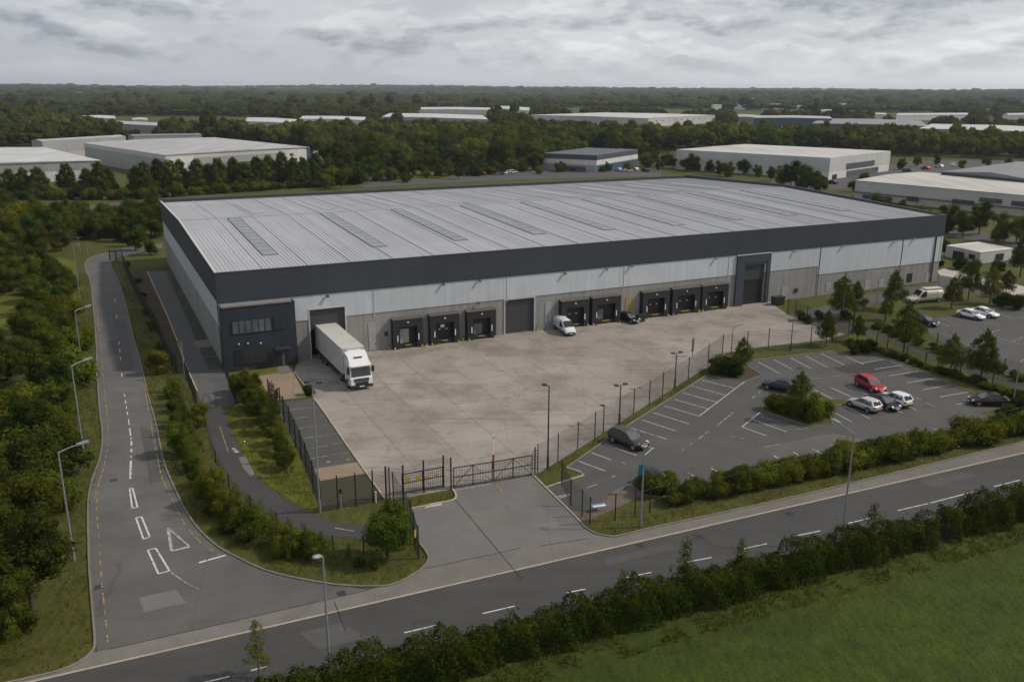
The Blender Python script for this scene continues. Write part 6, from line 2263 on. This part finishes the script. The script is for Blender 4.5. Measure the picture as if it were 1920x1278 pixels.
WOODS = [[(325, 268), (335, 258), (470, 262), (560, 258), (720, 258), (960, 259), (1180, 264), (1330, 264), (1400, 258), (1450, 262), (1440, 274), (1270, 284), (1205, 294), (1010, 306), (1000, 320), (850, 320), (790, 316), (740, 328), (690, 335), (640, 322), (600, 304), (586, 286), (470, 268)],
         [(-60, 264), (55, 262), (235, 250), (330, 257), (330, 246), (120, 244), (-60, 238)],
         [(1430, 266), (1560, 280), (1640, 292), (1760, 294), (1950, 302), (1950, 276), (1700, 266), (1560, 262)],
         [(1440, 300), (1480, 282), (1560, 280), (1540, 276), (1440, 270)]]
wp = np.concatenate([darts(q, 8.2, vr, 9000) for q in WOODS])
wp = wp[clear_of_sheds(wp, .06)]
wp = wp[np.argsort(np.hypot(wp[:, 0], wp[:, 1]))]
NIND = 190
for k, c in enumerate(wp[:NIND]):
    s = vr.uniform(.85, 1.28)
    far_tree('woodland_tree', WOODP[k % 6], c, s, 'rounded green tree at the near side of the woods behind the warehouse', 'trees of the woods behind the warehouse', s * vr.uniform(.85, 1.15))
# what is left of these woods, and everything beyond: uncountable
parts = []
base = []
for s in range(5):
    rng = np.random.default_rng(900 + s)
    base.append(crown(r_lobes(12, (0, 0, 6.2), (4.2, 4.2, 3.6), 1.8, 3.2, rng, .8), 480, .95, rng, .85, .3))


def scatter(base, pts, sc, rng, scz=None):
    V, Fq, o = [], [], 0
    zt = terrain(pts[:, 0], pts[:, 1])
    for k in range(len(pts)):
        v, f = base[k % len(base)]
        a = rng.uniform(0, 6.28)
        c, s = cos(a), sin(a)
        kz = sc[k] * rng.uniform(.8, 1.2)
        V.append(np.stack([(v[:, 0] * c - v[:, 1] * s) * sc[k] + pts[k, 0], (v[:, 0] * s + v[:, 1] * c) * sc[k] + pts[k, 1], v[:, 2] * kz + zt[k]], 1))
        Fq.append(f + o)
        o += len(v)
    return np.concatenate(V), np.concatenate(Fq)


rest = wp[NIND:]
V, Fq = scatter(base, rest, vr.uniform(.85, 1.22, len(rest)), vr)
per = [len(base[q % len(base)][1]) for q in range(len(rest))]
kind_ = wob(rest[:, 0], rest[:, 1], .02, 17) + np.random.default_rng(3).normal(0, .7, len(rest))
mi = np.repeat(np.where(kind_ > .5, 1, np.where(kind_ < -.6, 2, 0)), per)
tag(link('woods', np_mesh('woods', V, Fq, [M['leaf_wood'], M['leaf_wood_light'], M['leaf_wood_dark']], mi)), 'rounded tree crowns of the woods merging into one mass behind the warehouse', 'woods', kind='stuff')
# far forest, thinning in size with distance
fb = []
for s in range(8):
    rng = np.random.default_rng(950 + s)
    lob = r_lobes(6, (0, 0, 6.0), (3.5, 3.5, 2.2), 2.2, 3.6, rng, .75)
    ps = [blob(q[:3], q[3:], rng, 9, 6, .2) for q in lob]
    fb.append(cat_mesh(ps))
pts, scs = [], []
r = 620.0
frng = np.random.default_rng(77)
while r < 7600:
    step = max(8.5, r * .0105)
    n = int(r * 1.25 / step)
    a = (np.arange(n) / n - .5) * 1.25 + frng.uniform(-.4, .4, n) / n
    rr_2 = r + frng.uniform(-.5, .5, n) * step
    P = np.stack([rr_2 * np.sin(a), rr_2 * np.cos(a)], 1)
    dens = wob(P[:, 0], P[:, 1], .006, 14) + .5 * wob(P[:, 0], P[:, 1], .0021, 20)
    thr = np.where((r < 1500) & (P[:, 0] > 60), .25, -.55) if r < 1500 else -.45
    k = dens > thr
    pts.append(P[k])
    scs.append(np.clip(step / 8.5, 1, 4.5) * frng.uniform(.8, 1.25, k.sum()))
    r += step * 1.25
pts = np.concatenate(pts)
scs = np.concatenate(scs)
k = clear_of_sheds(pts, .20)
pts, scs = pts[k], scs[k]
rd = np.hypot(pts[:, 0], pts[:, 1])
near = rd < 1500
for nm, sel, bb, mt in (('forest', near, base, 'leaf_wood'), ('distant_forest', ~near, fb, 'leaf_far')):
    P, s_ = pts[sel], scs[sel]
    V, Fq = [], []
    zt = terrain(P[:, 0], P[:, 1])
    flat_k = np.minimum(1.0, 13.0 / (11.5 * s_)) * frng.uniform(.7, 1.15, len(s_)) * np.where(frng.random(len(s_)) < .03, 1.7, 1)
    o = 0
    for q in range(len(P)):
        v, f = bb[q % len(bb)]
        an = frng.uniform(0, 6.28)
        c, s = cos(an), sin(an)
        V.append(np.stack([(v[:, 0] * c - v[:, 1] * s) * s_[q] + P[q, 0], (v[:, 0] * s + v[:, 1] * c) * s_[q] + P[q, 1], v[:, 2] * s_[q] * flat_k[q] + zt[q]], 1))
        Fq.append(f + o)
        o += len(v)
    V, Fq = np.concatenate(V), np.concatenate(Fq)
    print(nm, len(P), len(Fq))
    mi = None
    if nm == 'forest':
        per = [len(bb[q % len(bb)][1]) for q in range(len(P))]
        kind_ = (wob(P[:, 0], P[:, 1], .009, 17) + frng.normal(0, .7, len(P)))
        mi = np.repeat(np.where(kind_ > .6, 1, np.where(kind_ < -.6, 2, 0)), per)
    tag(link(nm, np_mesh(nm, V, Fq, [M[mt], M['leaf_wood_light'], M['leaf_wood_dark']] if mi is not None else [M[mt]], mi, nm != 'forest')), 'dark rolling woodland reaching to the horizon' if nm != 'forest' else 'broken woodland among the far sheds', 'forest', kind='stuff')

# parked cars far behind the warehouse: tiny
frng = np.random.default_rng(5)
CC = [M['shed_white'], PT['silver'], PT['black'], PT['dark'], PT['red'], PT['white']]


def tiny_car(x, y, k, label, group):
    g = G(x, y)
    mb = MB()
    mb.side_prism([(-2.1, .3), (2.1, .3), (2.1, .75), (1.1, .9), (.4, 1.45), (-1.5, 1.45), (-2.05, .95)], -.85, .85)
    mb.side_prism([(-1.75, .95), (.95, .95), (.40, 1.36), (-1.42, 1.36)], -.87, .87, 1)
    for x_ in (-1.3, 1.3): mb.tube((x_, -.88, .32), (x_, .88, .32), .32, .32, 8, 2)
    o = mb.build('parked_car', [CC[k % 6], M['glass'], M['tyre']], bevel=0)
    o.location = (g[0], g[1], .04)
    o.rotation_euler = (0, 0, TH + frng.uniform(-.1, .1) + (pi / 2 if k % 3 else 0))
    tag(o, label, 'car', group)


for k, (x, y) in enumerate([(700, 338), (722, 337), (768, 334), (880, 329), (905, 328), (945, 326), (962, 325), (990, 319), (1003, 318), (1080, 321), (1092, 320.5), (1160, 321), (1178, 322), (1190, 320), (1210, 322)]):
    tiny_car(x, y, k, 'tiny parked car in the car park behind the big warehouse', 'tiny cars behind the big warehouse')
for k, (x, y) in enumerate([(1560, 345), (1700, 322), (1735, 318), (1760, 314), (1790, 312)]):
    tiny_car(x, y, k + 2, 'tiny parked car in the car park beyond the cream roofed buildings', 'tiny cars beyond the cream roofed buildings')

# tufts of longer grass
trng = np.random.default_rng(31)


def tufts(polys, per, hmin, hmax, gate=-.25, lean=1.0):
    Ps = []
    for poly in polys:
        pw = [G(*p) if len(p) == 2 else p for p in poly]
        A_ = np.array(pw)
        lo, hi = A_.min(0), A_.max(0)
        area = (hi[0] - lo[0]) * (hi[1] - lo[1])
        C_ = trng.uniform(lo[:2], hi[:2], (int(min(area * per, 160000)), 2))
        Ps.append(C_[inside(pw, C_)])
    P = np.concatenate(Ps)
    d = wob(P[:, 0], P[:, 1], .6, 2) + wob(P[:, 0], P[:, 1], 2.2, 8) * .6
    P = P[d > gate]
    n = len(P)
    a = trng.uniform(0, 6.28, n)
    h = trng.uniform(hmin, hmax, n)
    w = h * trng.uniform(.12, .25, n)
    ln = h * trng.uniform(.2, .8, n) * lean
    b = trng.uniform(0, 6.28, n)
    dx, dy = np.cos(a) * w, np.sin(a) * w
    lx, ly = np.cos(b) * ln, np.sin(b) * ln
    z = np.zeros(n)
    V = np.stack([np.stack([P[:, 0] - dx, P[:, 1] - dy, z], 1), np.stack([P[:, 0] + dx, P[:, 1] + dy, z], 1), np.stack([P[:, 0] + dx * .4 + lx, P[:, 1] + dy * .4 + ly, h], 1), np.stack([P[:, 0] - dx * .4 + lx, P[:, 1] - dy * .4 + ly, h], 1)], 1).reshape(-1, 3)
    return V, np.arange(4 * n).reshape(-1, 4)


VEDGE = [(178, 1200), (168, 1090), (165, 980), (188, 860), (190, 800), (182, 700), (174, 590), (165, 520), (150, 500), (142, 560), (148, 640), (150, 740), (140, 830), (120, 930), (106, 1030), (96, 1130), (60, 1215), (-40, 1270), (20, 1276), (110, 1256), (150, 1238)]
MIDB = SIDE_R[6:] + ISLE_W + [(770, 1010), (700, 1012), (632, 1010), (568, 996), (485, 954), (452, 924), (428, 893), (408, 863), (393, 819), (380, 770), (330, 700), (290, 640), (262, 570), (240, 520)]
VR2 = [(1106, 990), (1135, 1002), (1160, 1003), (1230, 986), (1420, 945), (1640, 894), (1930, 824), (1930, 800), (1640, 866), (1420, 920), (1260, 950), (1150, 978), (1110, 984)]
FB = [(1010, 892), (1046, 869), (1083, 845), (1131, 814), (1188, 778), (1242, 744), (1320, 695), (1322, 705), (1220, 770), (1156, 810), (1062, 876)]
LAWN = [(443, 757), (505, 760), (540, 806), (574, 890), (600, 958), (566, 950), (515, 918), (482, 889), (460, 855), (440, 811), (426, 770)]
GI = [(760, 950), (800, 946), (845, 937), (852, 932), (846, 920), (760, 938)]
VT, FT = tufts([VEDGE, MIDB, VR2, FB, LAWN, GI], 26, .06, .22)
tag(link('grass_tufts', np_mesh('grass_tufts', VT, FT, [M['blade']])), 'tufts of rough grass on the verges', 'grass', kind='stuff')
HF = [KP(4, HO1), KP(115, HO1), KP(115, HO1 + 2.2), KP(4, HO1 + 2.2)]
VT, FT = tufts([[tuple(p) for p in HF]], 40, .10, .35)
tag(link('long_grass', np_mesh('long_grass', VT, FT, [M['blade']])), 'longer grass at the foot of the foreground hedge', 'grass', kind='stuff')
FI = [KP(4, HO1 + 1.5), KP(95, HO1 + 1.5), KP(75, HO1 + 34), KP(20, HO1 + 24), KP(4, HO1 + 8)]
M['blade_field'] = foliage('meadow_blades', (.034, .052, .006), (.052, .072, .008), (.068, .086, .014), .25, .3, .0)
VT, FT = tufts([[tuple(p) for p in FI]], 55, .04, .11, -9, 2.6)
tag(link('meadow_grass', np_mesh('meadow_grass', VT, FT, [M['blade_field']])), 'short meadow grass in the foreground field', 'grass', kind='stuff')

# small pale flowers on the verges
def flecks(polys, n):
    Ps = []
    for poly in polys:
        pw = [G(*p) for p in poly]
        A_ = np.array(pw)
        C_ = trng.uniform(A_.min(0)[:2], A_.max(0)[:2], (n * 4, 2))
        Ps.append(C_[inside(pw, C_)][:n])
    P = np.concatenate(Ps)
    P = np.concatenate([P, trng.uniform(.08, .3, (len(P), 1))], 1)
    Nn = rdirs(len(P), trng)
    Nn[:, 2] = abs(Nn[:, 2]) + .6
    Nn /= np.linalg.norm(Nn, axis=1)[:, None]
    return leaf_quads(P, Nn, .15, trng, .7)


VT, FT = flecks([VEDGE, MIDB, VR2, FB, LAWN], 16)
tag(link('flowers', np_mesh('flowers', VT, FT, [M['white_plastic']])), 'scattered small white flower heads on the verges', 'flowers', kind='stuff')
# ------------------------------------------------------------------ haze
hm, ht = new_mat('haze')
pv = ht.n('VolumePrincipled', i={'Color': (.80, .88, 1.0), 'Density': .00007, 'Anisotropy': .2})
ho = ht.n('OutputMaterial')
ht.put(ho.inputs['Volume'], pv.outputs[0])
mb = MB()
mb.box(-9600, 9600, -9600, 9600, -45, 62)
tag(mb.build('haze', hm), kind='stuff')
